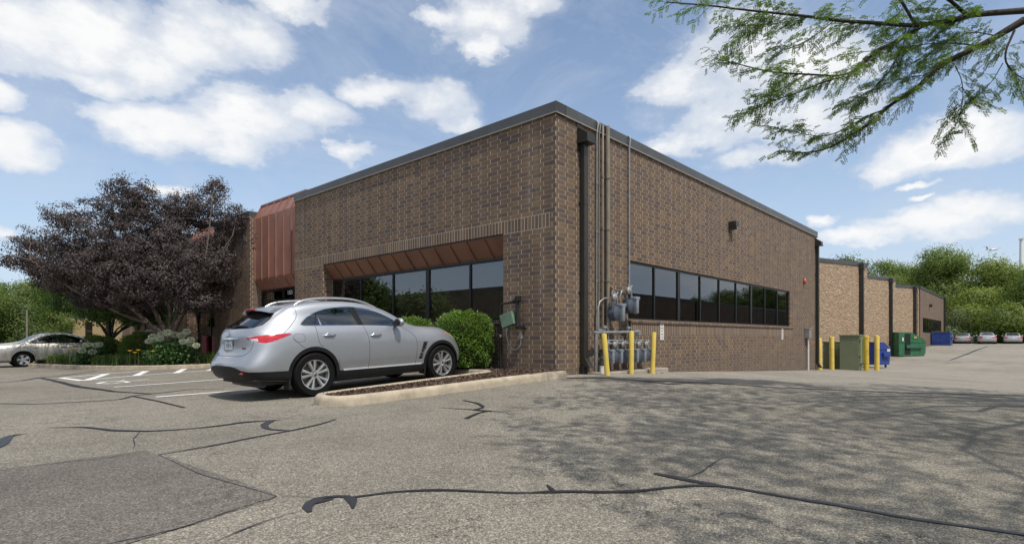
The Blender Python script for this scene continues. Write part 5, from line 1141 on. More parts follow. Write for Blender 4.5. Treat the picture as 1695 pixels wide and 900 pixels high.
def make_sedan(loc_,rz,pitch,label,paint='champagne'):
    S=[
    [(.12,.62,.30),(.05,.66,.42),(.04,.67,.56),(.06,.66,.70),(.08,.64,.82),(.10,.62,.92),(.14,.60,.955),(.20,.56,.98)],
    [(.34,.78,.28),(.28,.84,.40),(.27,.86,.55),(.28,.86,.70),(.30,.84,.82),(.34,.79,.92),(.38,.74,.965),(.44,.68,.995)],
    [(.78,.82,.26),(.78,.89,.40),(.78,.905,.55),(.78,.905,.70),(.78,.88,.83),(.80,.82,.94),(.84,.76,.99),(.88,.68,1.03)],
    [(1.15,.83,.26),(1.15,.895,.40),(1.15,.91,.55),(1.15,.91,.70),(1.15,.885,.84),(1.17,.83,.955),(1.2,.77,1.03),(1.26,.67,1.11)],
    [(1.62,.83,.24),(1.62,.895,.38),(1.62,.91,.54),(1.62,.91,.70),(1.62,.885,.84),(1.62,.83,.96),(1.63,.72,1.14),(1.66,.60,1.30)],
    [(2.2,.83,.23),(2.2,.895,.38),(2.2,.91,.54),(2.2,.91,.70),(2.2,.885,.84),(2.2,.83,.955),(2.2,.72,1.18),(2.2,.61,1.385)],
    [(2.75,.83,.23),(2.75,.895,.38),(2.75,.91,.54),(2.75,.91,.70),(2.75,.885,.83),(2.75,.83,.945),(2.75,.73,1.16),(2.75,.62,1.36)],
    [(3.2,.83,.23),(3.2,.895,.38),(3.2,.91,.54),(3.2,.91,.69),(3.2,.885,.82),(3.2,.83,.93),(3.2,.76,1.05),(3.2,.68,1.16)],
    [(3.6,.83,.24),(3.6,.895,.38),(3.6,.91,.53),(3.6,.91,.67),(3.6,.88,.79),(3.6,.82,.89),(3.6,.77,.94),(3.6,.71,.98)],
    [(3.98,.83,.25),(3.98,.895,.39),(3.98,.91,.53),(3.98,.90,.66),(3.98,.87,.77),(3.98,.80,.86),(3.98,.74,.90),(3.98,.66,.93)],
    [(4.5,.78,.26),(4.5,.84,.38),(4.5,.85,.50),(4.5,.83,.62),(4.48,.79,.72),(4.46,.73,.79),(4.44,.67,.82),(4.42,.58,.845)],
    [(4.78,.55,.26),(4.84,.58,.38),(4.86,.58,.48),(4.84,.57,.58),(4.80,.55,.66),(4.75,.53,.72),(4.72,.50,.745),(4.67,.46,.765)]]
    n=len(S); top={0:(-.07,.0),1:(-.05,.02),2:(0,.03),3:(-.05,.03),4:(-.05,.05),5:(0,.04),6:(.03,.045),7:(.08,.05),8:(.1,.02),9:(0,.03),10:(.04,.03),11:(.08,0)}
    def co(i,j):
        if j==7: return top[i]
        if i==0: return (-.07,0)
        if i==n-1: return (.09,0)
        return (0,0)
    V,Fc=cage(S,co); V,Fs=subsurf(V,Fc,2,4); V,Fs=half(V,Fs); tags=['body']*len(Fs)
    Fe=[]; cl=lambda p,t: Fe.append(([Vector(x) for x in p],t))
    dlo=smoothpoly([(1.32,.995),(1.40,1.07),(1.60,1.20),(1.85,1.30),(2.2,1.345),(2.55,1.335),(2.85,1.26),(3.10,1.14),(3.38,.975),(2.4,.985)],it=1)
    cl([(.55,-.1),(1.75,-.1),(1.75,.02),(.55,.02)],'clad')
    for cx_ in (1.15,3.95): Fe.append((circle(cx_,.32,.385),'seam'));Fe.append((circle(cx_,.32,.372),'cut')); cl([(cx_-.37,-.1),(cx_+.37,-.1),(cx_+.372,.3),(cx_-.372,.3)],'cut')
    Fe.append((grow(dlo,.014),'pillar')); Fe.append((dlo,'glass')); cl([(1.60,1.0),(1.635,1.0),(1.70,1.26),(1.665,1.25)],'pillar'); cl([(2.28,.99),(2.36,.99),(2.30,1.36),(2.24,1.36)],'pillar')
    for L_ in ([(1.36,.98),(1.42,.80),(1.50,.66),(1.55,.45),(1.56,.30)],[(2.32,.98),(2.33,.7),(2.33,.28)],[(3.36,.96),(3.42,.8),(3.42,.5),(3.38,.28)]):
        for s_ in strip(smoothpoly(L_,False,1),.009): cl(s_,'seam')
    cl([(1.58,.285),(3.5,.285),(3.5,.305),(1.58,.305)],'seam'); cl([(1.56,.62),(3.4,.62),(3.4,.645),(1.56,.645)],'ridge')
    cl([(-.1,.70),(.34,.69),(.40,.78),(.30,.90),(-.1,.90)],'tail'); cl([(4.45,.62),(4.9,.6),(4.9,.74),(4.45,.74)],'clear')
    V,Fs,tags=cutpass(V,Fs,tags,(1,0,0),(0,0,1),(0,1,0),.45,Fe)
    Fr=[([Vector(p) for p in ((.44,.72),(1,.72),(1,.88),(.50,.88),(.44,.85))],'tail')]
    for s_ in strip([(-.05,.60),(.6,.60),(.63,.7)],.01): Fr.append((s_,'seam'))
    Fr.append(([Vector(p) for p in ((-.1,.66),(.16,.66),(.16,.80),(-.1,.80))],'plate'))
    V,Fs,tags=cutpass(V,Fs,tags,(0,1,0),(0,0,1),(-1,0,0),.6,Fr)
    bw=[Vector(p) for p in ((1.07,-.1),(1.12,.4),(1.22,.60),(1.66,.53),(1.75,.3),(1.72,-.1))]; ws=[Vector(p) for p in ((2.72,-.1),(2.75,.35),(2.80,.54),(3.2,.61),(3.58,.67),(3.70,.4),(3.76,-.1))]
    V,Fs,tags=cutpass(V,Fs,tags,(1,0,0),(0,1,0),(0,0,1),.35,[(grow(bw,.015),'pillar'),(bw,'glass'),(grow(ws,.015),'pillar'),(ws,'glass')])
    root=empty('parked_sedan',loc_,label,'car',None,rz,pitch)
    names={'body':('body',paint,0),'clad':('cladding','plastic',0),'glass':('window_glass','carglass2',0),'pillar':('window_trim','frame',0),'seam':('panel_gap','seam',0),'tail':('tail_light','redlens',1),'clear':('headlight','clearlens',1),'ridge':('side_moulding',paint,0),'plate':('licence_plate','plate',0)}
    carparts(V,Fs,tags,root,M,names)
    for x in (1.15,3.95):
        for s_ in (1,-1):
            wheel(root,x,s_*.80,.325,.325,.21,s_,.64,5,True)
            mb=MB(); K=16; vs=[(x+.385*math.cos(PI*1.1*k/K-.15),s_*yy,.33+.385*math.sin(PI*1.1*k/K-.15)) for yy in (.88,.5) for k in range(K+1)]
            mb.add(vs,[[k,k+1,k+K+2,k+K+1] for k in range(K)]); mb.add([vs[K+1+k] for k in range(K+1)],[list(range(K+1))]); mb.build('wheel_arch_liner',M['black'],root)
    mb=MB(); mb.box((.35,-.72,.24),(4.5,.72,.32)); mb.build('underbody',M['black'],root)
    mb=MB(); mb.box((1.1,-.74,.5),(3.5,.74,.72)); 
    for y in (.36,-.36): mb.box((2.05,y-.23,.7),(2.2,y+.23,1.12),bev=.05); mb.box((2.04,y-.12,1.1),(2.14,y+.12,1.25),bev=.03)
    mb.box((1.2,-.6,.7),(1.36,.6,1.06),bev=.05); mb.box((3.05,-.7,.7),(3.4,.7,.92),bev=.03); mb.build('seats',M['seatdark'],root)
    for x,z in ((1.55,.83),(2.50,.83)):
        for s_ in (1,-1): mb=MB(); mb.box((x-.10,s_*.885,z-.018),(x+.08,s_*.925,z+.018),bev=.008); mb.build('door_handle',M[paint],root)
    for s_ in (1,-1): mb=MB(); ell(mb,(3.10,s_*.96,1.03),(.06,.10,.065)); mb.box((3.08,s_*.82,.98),(3.14,s_*.93,1.01)); mb.build('wing_mirror',M[paint],root,smooth=60)
    return root
M['carglass2']=glassmat('sedan_glass',(.6,.8,.85),.16,.004,.45)
pit=-math.atan(.0375)
suv=make_suv(Vector((-4.563-1.125,2.66,-.26-.045)),0,pit,'silver four wheel drive car with black cladding parked facing the brick wall')
z0=gz(-5.9,24.1)
sed=make_sedan(Vector((-5.95-1.15,24.2,gz(-6,24)-.06)),0,-math.atan(.03),'champagne sedan parked at left edge beyond the flower bed')
def farcar(px,D_,lab,sc=1,rz=.0,mat='farsilver',zb=571):
    p=pd(px,zb,D_); p.z=gz(p.x,p.y)-.02; c=copytree(sed,None,lab); c.location=p; c.rotation_euler=(0,0,rz); c.scale=(sc,sc,sc*(1.06 if px==1635 else 1))
    for o in c.children:
        if o.name.startswith(('body','side_moulding','door_handle','wing_mirror')):
            for s_ in o.material_slots: s_.link='OBJECT'; s_.material=M[mat]
    c['group']='cars parked at the far end of the drive'; return c
yaw=math.atan2(.677,.736)*0
vd=lambda px: math.atan2(ray(px,0)[1],ray(px,0)[0])
farcar(1635,70,'silver sedan, middle of the three far cars, taller than the others',1.0,vd(1634)+.05)
farcar(1677,70,'silver sedan with red tail lights, rightmost of the three far cars',1,vd(1677)+.03)
farcar(1592,74,'pale sedan half hidden by the rise, leftmost of the three far cars',1,vd(1592)-.1,zb=573)
# ------------------------------------------------------------------ vegetation
def unit(a): return a/(np.linalg.norm(a,axis=1)[:,None]+1e-9)
def leafquads(C,L_,W_,d=None,up=.4,fold=.25,bias=None):
    n=len(C); 
    if d is None: d=NR.normal(size=(n,3)); d[:,2]-=.2
    d=unit(d); nrm=NR.normal(size=(n,3)); nrm[:,2]+=up*2
    if bias is not None: nrm=unit(unit(nrm)*.75+bias); d=unit(d-nrm*(d*nrm).sum(1)[:,None])
    e=unit(np.cross(d,nrm)); f=np.cross(e,d)
    l=L_*NR.uniform(.7,1.25,(n,1)); w=W_*NR.uniform(.7,1.25,(n,1))
    a=C; b=C+d*l*.5+e*w*.5+f*w*fold; c=C+d*l-f*w*fold*.3; g=C+d*l*.5-e*w*.5+f*w*fold
    return np.stack([a,b,c,g],1).reshape(-1,3)
def quadobj(name,v,mat,parent,off):
    n=len(v)//4; return npmesh(name,v,np.arange(4*n).reshape(n,4),mat,parent,off=off)
def limb(mb,a,b,r0,r1,bend=.15,n=7):
    a,b=Vector(a),Vector(b); L_=(b-a).length; off=Vector((R.uniform(-1,1),R.uniform(-1,1),R.uniform(0,1)))*bend*L_
    pts=[];rs=[]
    for k in range(n+1):
        t=k/n; p=a.lerp(b,t)+off*math.sin(PI*t)+Vector((R.uniform(-1,1),R.uniform(-1,1),R.uniform(-1,1)))*.015*L_*(0<k<n); pts.append(p); rs.append(r0+(r1-r0)*t)
    mb.tube(pts,rs,8); return pts
def pxlobes(L_,D_,jd=0,ds=1.0):
    out=[]
    for (px,py,rx,ry) in L_:
        D2=D_+R.uniform(-jd,jd); out.append((pd(px,py,D2),Vector((rx/F*D2,rx/F*D2*ds,ry/F*D2))))
    return out
def crown(lobes,density,clump,leafL,leafW,per,hollow=.45,up=.4,minpts=5):
    CC_=[];LB=[]
    for c,r in lobes:
        nc=max(minpts,int(density*(r.x*r.y*r.z)**(2/3)))
        d=unit(NR.normal(size=(nc,3))); rad=NR.uniform(hollow**2,1,(nc,1))**.5
        # lumpy edge
        rad*=1+.16*np.sin(d[:,:1]*5+c.x)*np.cos(d[:,1:2]*6+c.y)
        CC_.append(np.array(c)+d*rad*np.array(r)); LB.append(np.repeat(np.array(c)[None,:],nc,0))
    CCs=np.vstack(CC_); n=len(CCs); sz=NR.uniform(.5,1.3,(n,1,1))*clump
    P_=CCs[:,None,:]+np.clip(NR.normal(size=(n,per,3)),-1.7,1.7)*sz*np.array([1,1,.6]); P_=P_.reshape(-1,3)
    d=P_-np.repeat(CCs,per,0)+NR.normal(size=P_.shape)*clump*.5; d[:,2]-=clump*.3
    LBs=np.repeat(np.vstack(LB),per,0); bias=unit(P_-LBs)*1.1+unit(P_-np.repeat(CCs,per,0))*.7; bias[:,2]+=.15
    return leafquads(P_,leafL,leafW,d,up,.25,bias),CCs
def tree(name,base,lobes,mat,bark,label,cat='tree',group=None,density=20,clump=.3,leafL=.1,leafW=.05,per=50,fork=.3,tr=.12,stems=1,twigs=40,hollow=.45,up=.4):
    base=Vector(base); t=empty(name,base,label,cat,group); v,cc=crown(lobes,density,clump,leafL,leafW,per,hollow,up)
    quadobj('crown',v,mat,t,base); mb=MB()
    top=max(c.z for c,_ in lobes); cen=sum((c for c,_ in lobes),Vector((0,0,0)))/len(lobes)
    H_=cen.z-base.z; fk=base+Vector((0,0,H_*fork))+Vector(((cen.x-base.x)*.1,(cen.y-base.y)*.1,0))
    limb(mb,base-Vector((0,0,.2)),fk,tr,tr*.85,.03)
    ends=[]
    for c,r in lobes:
        s=fk+Vector((R.uniform(-1,1),R.uniform(-1,1),0))*tr*.4
        k=tr*R.uniform(.35,.55); p=limb(mb,s,c,k,k*.3,.12); ends+=p[3:]
    cc=cc[NR.permutation(len(cc))[:twigs]]
    for q in cc:
        q=Vector(q); e=min(ends,key=lambda z:(z-q).length); limb(mb,e,q,tr*.12,tr*.03,.15,4)
    mb.build('trunk',bark,t,off=base,smooth=60,fix=False); return t
# purple-leaved ornamental tree
pb=pd(281,585,22.7); pb.z=gz(pb.x,pb.y)+.1
PL=pxlobes([(25,432,24,14),(62,408,42,28),(100,360,30,24),(60,440,36,14),(140,395,50,40),(215,312,36,20),(195,350,48,40),(240,345,36,30),(352,318,24,24),(300,352,52,32),(335,350,34,30),(395,365,30,34),(415,400,20,22),(378,415,48,36),(240,410,85,52),(160,430,62,40),(310,440,76,38),(110,465,48,28),(190,470,66,32),(360,462,42,20),(262,475,60,26),(330,500,50,22),(150,492,42,20),(240,508,50,18),(270,400,60,50),(200,440,60,50)],22.8,1.6,1.3)
PL+=pxlobes([(150,440,56,34),(215,462,56,34),(270,455,52,34),(325,440,48,34),(90,450,40,22),(365,440,34,26),(180,485,44,22),(250,488,36,16),(310,480,34,18)],21.0,.5,1.0)
pt=empty('purple_leaf_tree',pb,'spreading purple leaved ornamental tree with forked grey trunk behind white hydrangeas','tree')
v,cc=crown(PL,70,.15,.098,.045,50,.3,.3); quadobj('crown',v,M['purple'],pt,pb)
mb=MB()
def trp(L_,D0,D1,r0,r1,mb=mb):
    n=len(L_); pts=[pd(p[0],p[1],D0+(D1-D0)*k/(n-1)) for k,p in enumerate(L_)]; pts=smooth3(pts); rs=[r0+(r1-r0)*k/(len(pts)-1) for k in range(len(pts))]; mb.tube(pts,rs,10); return pts
E_=[]
limb(mb,pb-Vector((0,0,.3)),pd(279,562,22.7),.20,.17,.02)
E_+=trp([(278,566),(262,548),(245,535),(232,522),(205,500),(170,470),(120,440)],22.7,21.8,.13,.03)
E_+=trp([(279,562),(262,525),(250,505),(232,480),(215,430),(205,370)],22.7,22.4,.11,.025)
E_+=trp([(280,560),(282,520),(278,490),(285,450),(300,380)],22.7,23.4,.09,.025)
E_+=trp([(282,562),(295,530),(312,505),(330,480),(360,430),(385,390)],22.7,22.2,.12,.025)
E_+=trp([(282,545),(300,505),(340,470),(410,420)],22.7,23.5,.06,.02); E_+=trp([(245,535),(215,525),(190,515),(120,480),(50,430)],22.3,21.2,.07,.02); E_+=trp([(232,480),(240,400),(220,320)],22.4,23,.05,.015); E_+=trp([(330,480),(345,400),(352,320)],22.2,22.6,.05,.012)
for q in cc[NR.permutation(len(cc))[:170]]:
    q=Vector(q); e=min(E_,key=lambda z:(z-q).length); limb(mb,e,q,.016,.005,.15,5)
mb.build('trunk',M['bark'],pt,off=pb,smooth=60,fix=False)
# small green tree behind it
gb=pd(182,583,26.5); gb.z=gz(gb.x,gb.y)
tree('green_leaf_tree',gb,pxlobes([(205,498,58,30),(145,495,42,26),(245,500,44,28),(180,455,46,34),(160,520,34,14),(225,515,40,20),(108,500,30,20),(262,522,30,14),(95,470,30,22),(230,525,26,12)],26.8,1.5,1.2),M['green1'],M['barkdark'],'small round green tree with dark low forking trunk behind the grey sedan',density=70,clump=.2,leafL=.11,leafW=.06,per=44,fork=.38,tr=.13,twigs=70)
# honey locust: traced limbs get their own distance from the viewer, trunk outside the picture
l0=loc(11.6,8.0); tb=Vector((l0[0],l0[1],gz(*l0))); ht=empty('honey_locust_tree',tb,'honey locust tree overhanging from top right with feathery leaves','tree')
mb=MB(); fork=tb+Vector((-.2,.1,3.4)); limb(mb,tb-Vector((0,0,.3)),fork,.24,.20,.03)
BR=[([(1695,18),(1602,25),(1581,34),(1533,40),(1508,43),(1443,38),(1381,34),(1334,27),(1283,22),(1225,16),(1171,9),(1102,4)],9.3,8.6,.06,.008),
([(1533,40),(1486,69),(1450,83),(1428,109),(1396,127),(1334,123),(1276,120),(1232,109),(1182,96)],9.2,8.7,.035,.006),
([(1396,127),(1356,138),(1316,156),(1269,169),(1229,189)],9.0,8.8,.016,.004),
([(1695,34),(1661,54),(1624,76),(1570,100),(1541,123),(1515,149),(1472,174),(1443,203),(1407,225),(1370,247),(1330,254),(1289,249)],9.0,9.6,.07,.006),
([(1472,178),(1428,196),(1385,221),(1356,227),(1312,218),(1265,207)],9.4,9.6,.014,.005),
([(1679,51),(1660,94),(1675,120),(1695,131)],9.0,8.8,.022,.008),([(1581,109),(1595,138),(1592,189),(1570,225)],9.1,9.2,.009,.004),
([(1479,-20),(1508,29),(1515,43)],9.3,9.2,.03,.02),([(1660,105),(1639,141),(1600,174)],9.0,9.0,.009,.004),([(1508,43),(1480,110),(1430,165)],9.5,9.8,.013,.005),
([(1600,25),(1560,-10),(1480,-40)],9.3,8.6,.04,.015),([(1283,22),(1240,50),(1210,75)],8.8,8.8,.008,.004),([(1334,123),(1290,150),(1250,160)],8.9,8.9,.007,.004),([(1620,76),(1560,70),(1480,80),(1400,90)],9.3,9.9,.014,.005),([(1541,123),(1490,130),(1440,150),(1400,175)],9.5,9.9,.010,.004),
([(1381,34),(1350,60),(1310,80),(1270,90)],8.8,9.3,.010,.004),([(1334,27),(1290,40),(1200,45)],8.7,9.2,.008,.004),([(1650,60),(1600,50),(1530,95),(1500,110)],9.3,9.8,.012,.004)]
TW=[]; start=[]
for L_,D0,D1,r0,r1 in BR:
    n=len(L_); pts=smooth3([pd(p[0],p[1],D0+(D1-D0)*k/(n-1)) for k,p in enumerate(L_)]); rs=[.9*(r0+(r1-r0)*(k/(len(pts)-1))**.8) for k in range(len(pts))]; mb.tube(pts,rs,8); TW.append((pts,r0))
for k in (0,3): p0=TW[k][0][0]; limb(mb,fork,p0,.11,BR[k][3]*.7,.02,8)
# hidden side of the canopy: further limbs
can=[]
Lc=loc(8.6,3.8); cen=Vector((Lc[0],Lc[1],6.1))
hid=[]
for k in range(26):
    a_=R.uniform(0,2*PI); rr=R.uniform(2.5,6.5); q=cen+Vector((rr*math.cos(a_),rr*math.sin(a_),R.uniform(-.4,1.6)-.04*rr*rr)); hid.append(q)
def inframe(q):
    v=Vector((q[0]-CAM[0],q[1]-CAM[1],q[2]-ZC)); X=v.x*RX[0]+v.y*LX[0]; Y=v.x*RX[1]+v.y*LX[1]
    if Y<.3: return False
    px,py=CX+X/Y*F,HY-v.z/Y*F; return -30<px<1740 and -25<py<930
for q in hid:
    if inframe(q): continue
    tm=MB(); pts=limb(tm,fork+Vector((R.uniform(-.2,.2),R.uniform(-.2,.2),R.uniform(-.3,.6))),q,.07,.012,.12,9)
    if not any(inframe(z) for z in pts): mb.add(tm.v,tm.f)
FP=[];FD=[];FC=[];FCd=[]
def twig(p,d,L_,r=.0035,step=.05):
    n=max(3,int(L_/step)); pts=[];q=Vector(p); d=Vector(d).normalized()
    for k in range(n+1):
        pts.append(q.copy()); q=q+d*L_/n; d=(d+Vector((R.uniform(-.12,.12),R.uniform(-.12,.12),R.uniform(-.13,.06)))).normalized()
    mb.tube(pts[::2] if len(pts)>4 else pts,[r*(1-.7*k/len(pts[::2] if len(pts)>4 else pts)) for k in range(len(pts[::2] if len(pts)>4 else pts))],5,cap=False)
    for k in range(1,len(pts)):
        s_=(-1)**k; dd=(pts[k]-pts[k-1]).normalized(); sd=dd.cross(Vector((0,0,1))); FP.append(pts[k]); FD.append((dd*.6+sd*s_*R.uniform(.5,1)+Vector((0,0,R.uniform(-.55,.3)))).normalized())
for (pts,r0),(L_,D0,D1,_,r1) in zip(TW,BR):
    acc=0
    for k in range(1,len(pts)):
        seg=(pts[k]-pts[k-1]); acc+=seg.length; tfrac=k/len(pts)
        if r0>.03 and tfrac<.12: continue
        while acc>.052:
            acc-=.052
            if R.random()<.18: continue
            d=seg.normalized(); s_=R.choice((-1,1)); sd=d.cross(Vector((0,0,1))).normalized()
            dd=d*R.uniform(.3,1)+sd*s_*R.uniform(.4,1.2)+Vector((0,0,R.uniform(-.30,.40)))
            twig(pts[k],dd,R.uniform(.18,.72)*(1.0 if tfrac<.75 else .6))
# sparse foliage filling the rest of the canopy (outside the photograph)
can=[]
while len(can)<12500:
    a_=R.uniform(0,2*PI); rr=6.9*math.sqrt(R.random()); q=(cen.x+rr*math.cos(a_),cen.y+rr*math.sin(a_),cen.z+R.uniform(-.9,1.8)-.035*rr*rr)
    g=math.sin(q[0]*1.35+1)*math.cos(q[1]*1.5)+.5*math.sin(q[0]*3.1+q[1]*2.3)
    if g<R.uniform(-.95,.45): continue
    if inframe(q): continue
    can.append(q)
def fronds(Pp,Dd,L_,pairs,ll,lw):
    Pp=np.array(Pp);Dd=unit(np.array(Dd)); n=len(Pp); L2=L_*NR.uniform(.7,1.2,(n,1)); up=np.array([[0,0,1.]]); sd=unit(np.cross(Dd,up+NR.normal(size=(n,3))*.5)); nn=np.cross(sd,Dd); out=[]
    for k in range(pairs):
        t=(k+.8)/(pairs+.3); c=Pp+Dd*L2*t+np.array([[0,0,-1.]])*L2*.22*t*t
        for s_ in (-1,1):
            d=sd*s_+Dd*.45+nn*NR.normal(size=(n,1))*.25; d=unit(d); e=unit(np.cross(d,nn)); l=ll*NR.uniform(.8,1.15,(n,1)); w=lw
            out.append(np.stack([c,c+d*l*.5+e*w*.5,c+d*l,c+d*l*.5-e*w*.5],1))
    e=sd*.0012; a=np.stack([Pp-e,Pp+e,Pp+Dd*L2+e*.3+np.array([[0,0,-1.]])*L2*.2,Pp+Dd*L2-e*.3+np.array([[0,0,-1.]])*L2*.2],1); out.append(a)
    return np.concatenate(out).reshape(-1,3)
v1=fronds(FP,FD,.125,7,.036,.018); dn=NR.normal(size=(len(can),3)); dn[:,2]*=.5
v2=fronds(can,dn,.20,5,.062,.030)
quadobj('leaves',np.vstack([v1,v2]),M['locust'],ht,tb)
mb.build('trunk',M['barkdark'],ht,off=tb,smooth=60,fix=False)
print('fronds',len(FP),len(can))
# distant trees
def ft(px,D_,lobes,mat,label,den=26,name='background_tree',leaf=.42,cl=.75,per=34,fork=.35,tr=.3,jd=2.5,group='trees beyond the parking lot',zb=None):
    b=pd(px,570,D_); b.z=gz(b.x,b.y)-.1
    return tree(name,b,pxlobes(lobes,D_,jd,1.0),M[mat],M['barkdark'],label,'tree',group,den*.72/ (1+D_/200),cl*1.15,leaf*.72,leaf*.42,int(per*1.9),fork,tr,1,26,.75,.3)
ft(1555,92,[(1560,434,32,22),(1538,458,28,22),(1583,462,26,22),(1560,492,36,24),(1525,500,24,22),(1580,520,30,20)],'far1','tallest rounded tree beyond the brick annexe',30,fork=.3,tr=.45)
ft(1490,102,[(1494,452,18,14),(1464,446,16,11),(1482,478,28,20),(1512,474,18,16),(1440,464,20,13)],'far1','darker tree rising above the tan wall roofs',28)
ft(1404,92,[(1404,434,14,10),(1420,446,18,12)],'far2','treetop just showing over the first tan wall',26,per=26)
ft(1640,84,[(1640,446,20,16),(1664,456,22,17),(1632,472,22,18),(1655,488,28,22),(1690,478,22,20),(1612,500,26,20)],'far4','wide tree with visible dark trunk behind the far cars',28,fork=.25,tr=.5)
ft(1690,76,[(1695,505,28,24),(1670,526,26,20),(1700,545,28,20),(1730,480,40,40)],'far1','tree at right edge leaning over the rightmost far car',28)
ft(1612,80,[(1604,524,20,16),(1630,536,24,14),(1650,545,24,12)],'far4','low dense tree behind the middle far car',28,fork=.2)
ft(1577,79,[(1577,522,22,14),(1566,534,18,12),(1590,534,18,11)],'far3','small pale tree with thin straight trunk behind the leftmost far car',20,leaf=.26,cl=.45,per=26,fork=.6,tr=.14,jd=1)
for i,(a,b,c_) in enumerate(((1545,552,'dark undergrowth bush at the foot of the brick annexe'),(1605,556,'dark undergrowth bush between the left and middle far cars'),(1655,556,'dark undergrowth bush between the middle and right far cars'),(1700,556,'dark undergrowth bush at right edge behind the grass verge'))):
    ft(a,78,[(a,b,32,13),(a-22,b+3,22,10),(a+22,b+2,22,10)],'far2',c_,26,name='background_bush',fork=.2,tr=.1,jd=1.5,group='bushes under the far trees',leaf=.3,cl=.5)
ft(15,74,[(12,495,34,26),(-10,520,36,36),(30,525,34,34),(5,560,40,18),(45,555,28,18)],'far2','dark green tree at left edge behind the champagne sedan',30,leaf=.36,cl=.6)
ft(70,80,[(58,482,26,18),(78,500,32,28),(55,520,30,28),(90,530,24,26),(66,556,34,16)],'far1','lighter green tree right of the street lamp',30,leaf=.36,cl=.6)
ft(-70,70,[(-70,500,60,50),(-90,540,60,40),(-40,545,40,30)],'far1','tree beyond the left edge of the picture',24)
ft(125,110,[(125,500,30,24),(150,520,30,24),(100,515,30,24)],'far1','tree seen under the purple crown above the tan building',26,leaf=.36,cl=.6)
# trees whose reflections show in the glass; the last is added to darken panes
for (x,y,h,lb) in ((112,-36,12,'tree standing behind the building across the drive'),(134,-37,13,'taller tree standing behind the building across the drive'),(90,-38,8.2,'farthest tree standing behind the building across the drive'),(-16,27,4.9,'tree in the lot island reflected in the front windows'),(-15,37,8.4,'unseen dense tree added to darken the front window reflections')):
    b=Vector((x,y,gz(x,y))); sz=h/7; lo=[(b+Vector((R.uniform(-2.4,2.4)*sz,R.uniform(-2.4,2.4)*sz,h*R.uniform(.5,.85))),Vector((2*sz,2*sz,1.3*sz))) for _ in range(6)]
    tree('lot_tree',b,lo,M['far2'],M['barkdark'],lb,'tree',None,22,.5,.3,.16,30,.35,.2,1,20)
# clipped shrubs
def shrub(name,c,rad,mat,label,n,ls,box=3.2,base=0):
    c=Vector(c); g=Vector((c.x,c.y,c.z-rad[2])); t=empty(name,g,label,'shrub')
    d=NR.normal(size=(n,3)); k=(np.abs(d)**box).sum(1)**(1/box); d=d/k[:,None]
    lump=1+.05*np.sin(d[:,0]*7+c.x)*np.cos(d[:,1]*8)+.05*np.sin(d[:,2]*9+d[:,0]*5)+NR.normal(size=n)*.03
    P_=np.array(c)+d*np.array(rad)*(lump*NR.uniform(.80,1.02,n))[:,None]; keep=P_[:,2]>g.z+.03; P_=P_[keep]; dd=d[keep]*np.array([1,1,1])+NR.normal(size=(keep.sum(),3))*.6; dd[:,2]+=.3
    quadobj('foliage',leafquads(P_,ls,ls*.55,dd,.3),mat,t,g)
    mb=MB(); nu,nv=20,12
    def sp(i,j):
        a=2*PI*i/nu; b=PI*j/nv; q=np.array([math.cos(a)*math.sin(b),math.sin(a)*math.sin(b),math.cos(b)]); q=q/((np.abs(q)**box).sum()**(1/box))*.80; return (c.x+q[0]*rad[0],c.y+q[1]*rad[1],c.z+q[2]*rad[2])
    mb.add([sp(i,j) for j in range(nv+1) for i in range(nu)],[[j*nu+i,j*nu+(i+1)%nu,(j+1)*nu+(i+1)%nu,(j+1)*nu+i] for j in range(nv) for i in range(nu)]); mb.build('dark_core',M['twig'],t,off=g)  # solid dark core added to block the view through the leaves
    return t
M['twig']=simple('shrub_dark_core',(.02,.028,.012),.95,var=.5,scale=30)  # colour of the solid core added inside the shrubs
c=pd(770,563,13.3); shrub('boxwood_shrub',c,(.53,.53,.62),M['box'],'large clipped green shrub between the car and the corner pier',20000,.062,4.5)
c=pd(692,548,14.7); shrub('boxwood_shrub',(c.x+.05,c.y+.25,.64),(.48,.55,.60),M['box'],'clipped green shrub showing above the bonnet of the silver car',11000,.062,4)
c=pd(235,572,23.6); shrub('yellow_green_shrub',(c.x,c.y,.30),(.75,1.0,.68),M['yew'],'rounded yellow green shrub behind the flowers beneath the purple tree',16000,.05,2.2)
c=pd(160,572,26); shrub('yellow_green_shrub',(c.x,c.y,.2),(.8,2.2,.62),M['yew'],'low yellow green hedge behind the small green tree trunk',14000,.06,2.5)
# daylilies
def blades(name,spots,label,per=46,h=.55):
    V_=[];
    for (x,y,s_) in spots:
        n=int(per*s_); z=gz(x,y)+.11
        for _ in range(n):
            a=R.uniform(0,2*PI); lean=R.uniform(.08,.55)*s_; hh=h*s_*R.uniform(.6,1.1); w=R.uniform(.009,.019); bx=x+R.gauss(0,.07); by=y+R.gauss(0,.07); ca,sa=math.cos(a),math.sin(a)
            pr=None
            for k in range(6):
                t=k/5; r_=lean*t**1.7; zz=hh*(t*1.5-.62*t*t*(1+lean)); ww=w*(1-t*.9); px_,py_=bx+ca*r_,by+sa*r_
                cur=((px_-sa*ww,py_+ca*ww,z+zz),(px_+sa*ww,py_-ca*ww,z+zz))
                if pr: V_+= [pr[0],pr[1],cur[1],cur[0]]
                pr=cur
    o=quadobj(name,np.array(V_),M['blade'],None,(0,0,0)); me=o.data
    bm=bmesh.new(); bm.from_mesh(me); bmesh.ops.remove_doubles(bm,verts=bm.verts[:],dist=1e-5); bm.to_mesh(me); bm.free()
    return tag(o,label,'daylilies',kind='stuff')
sp=[]
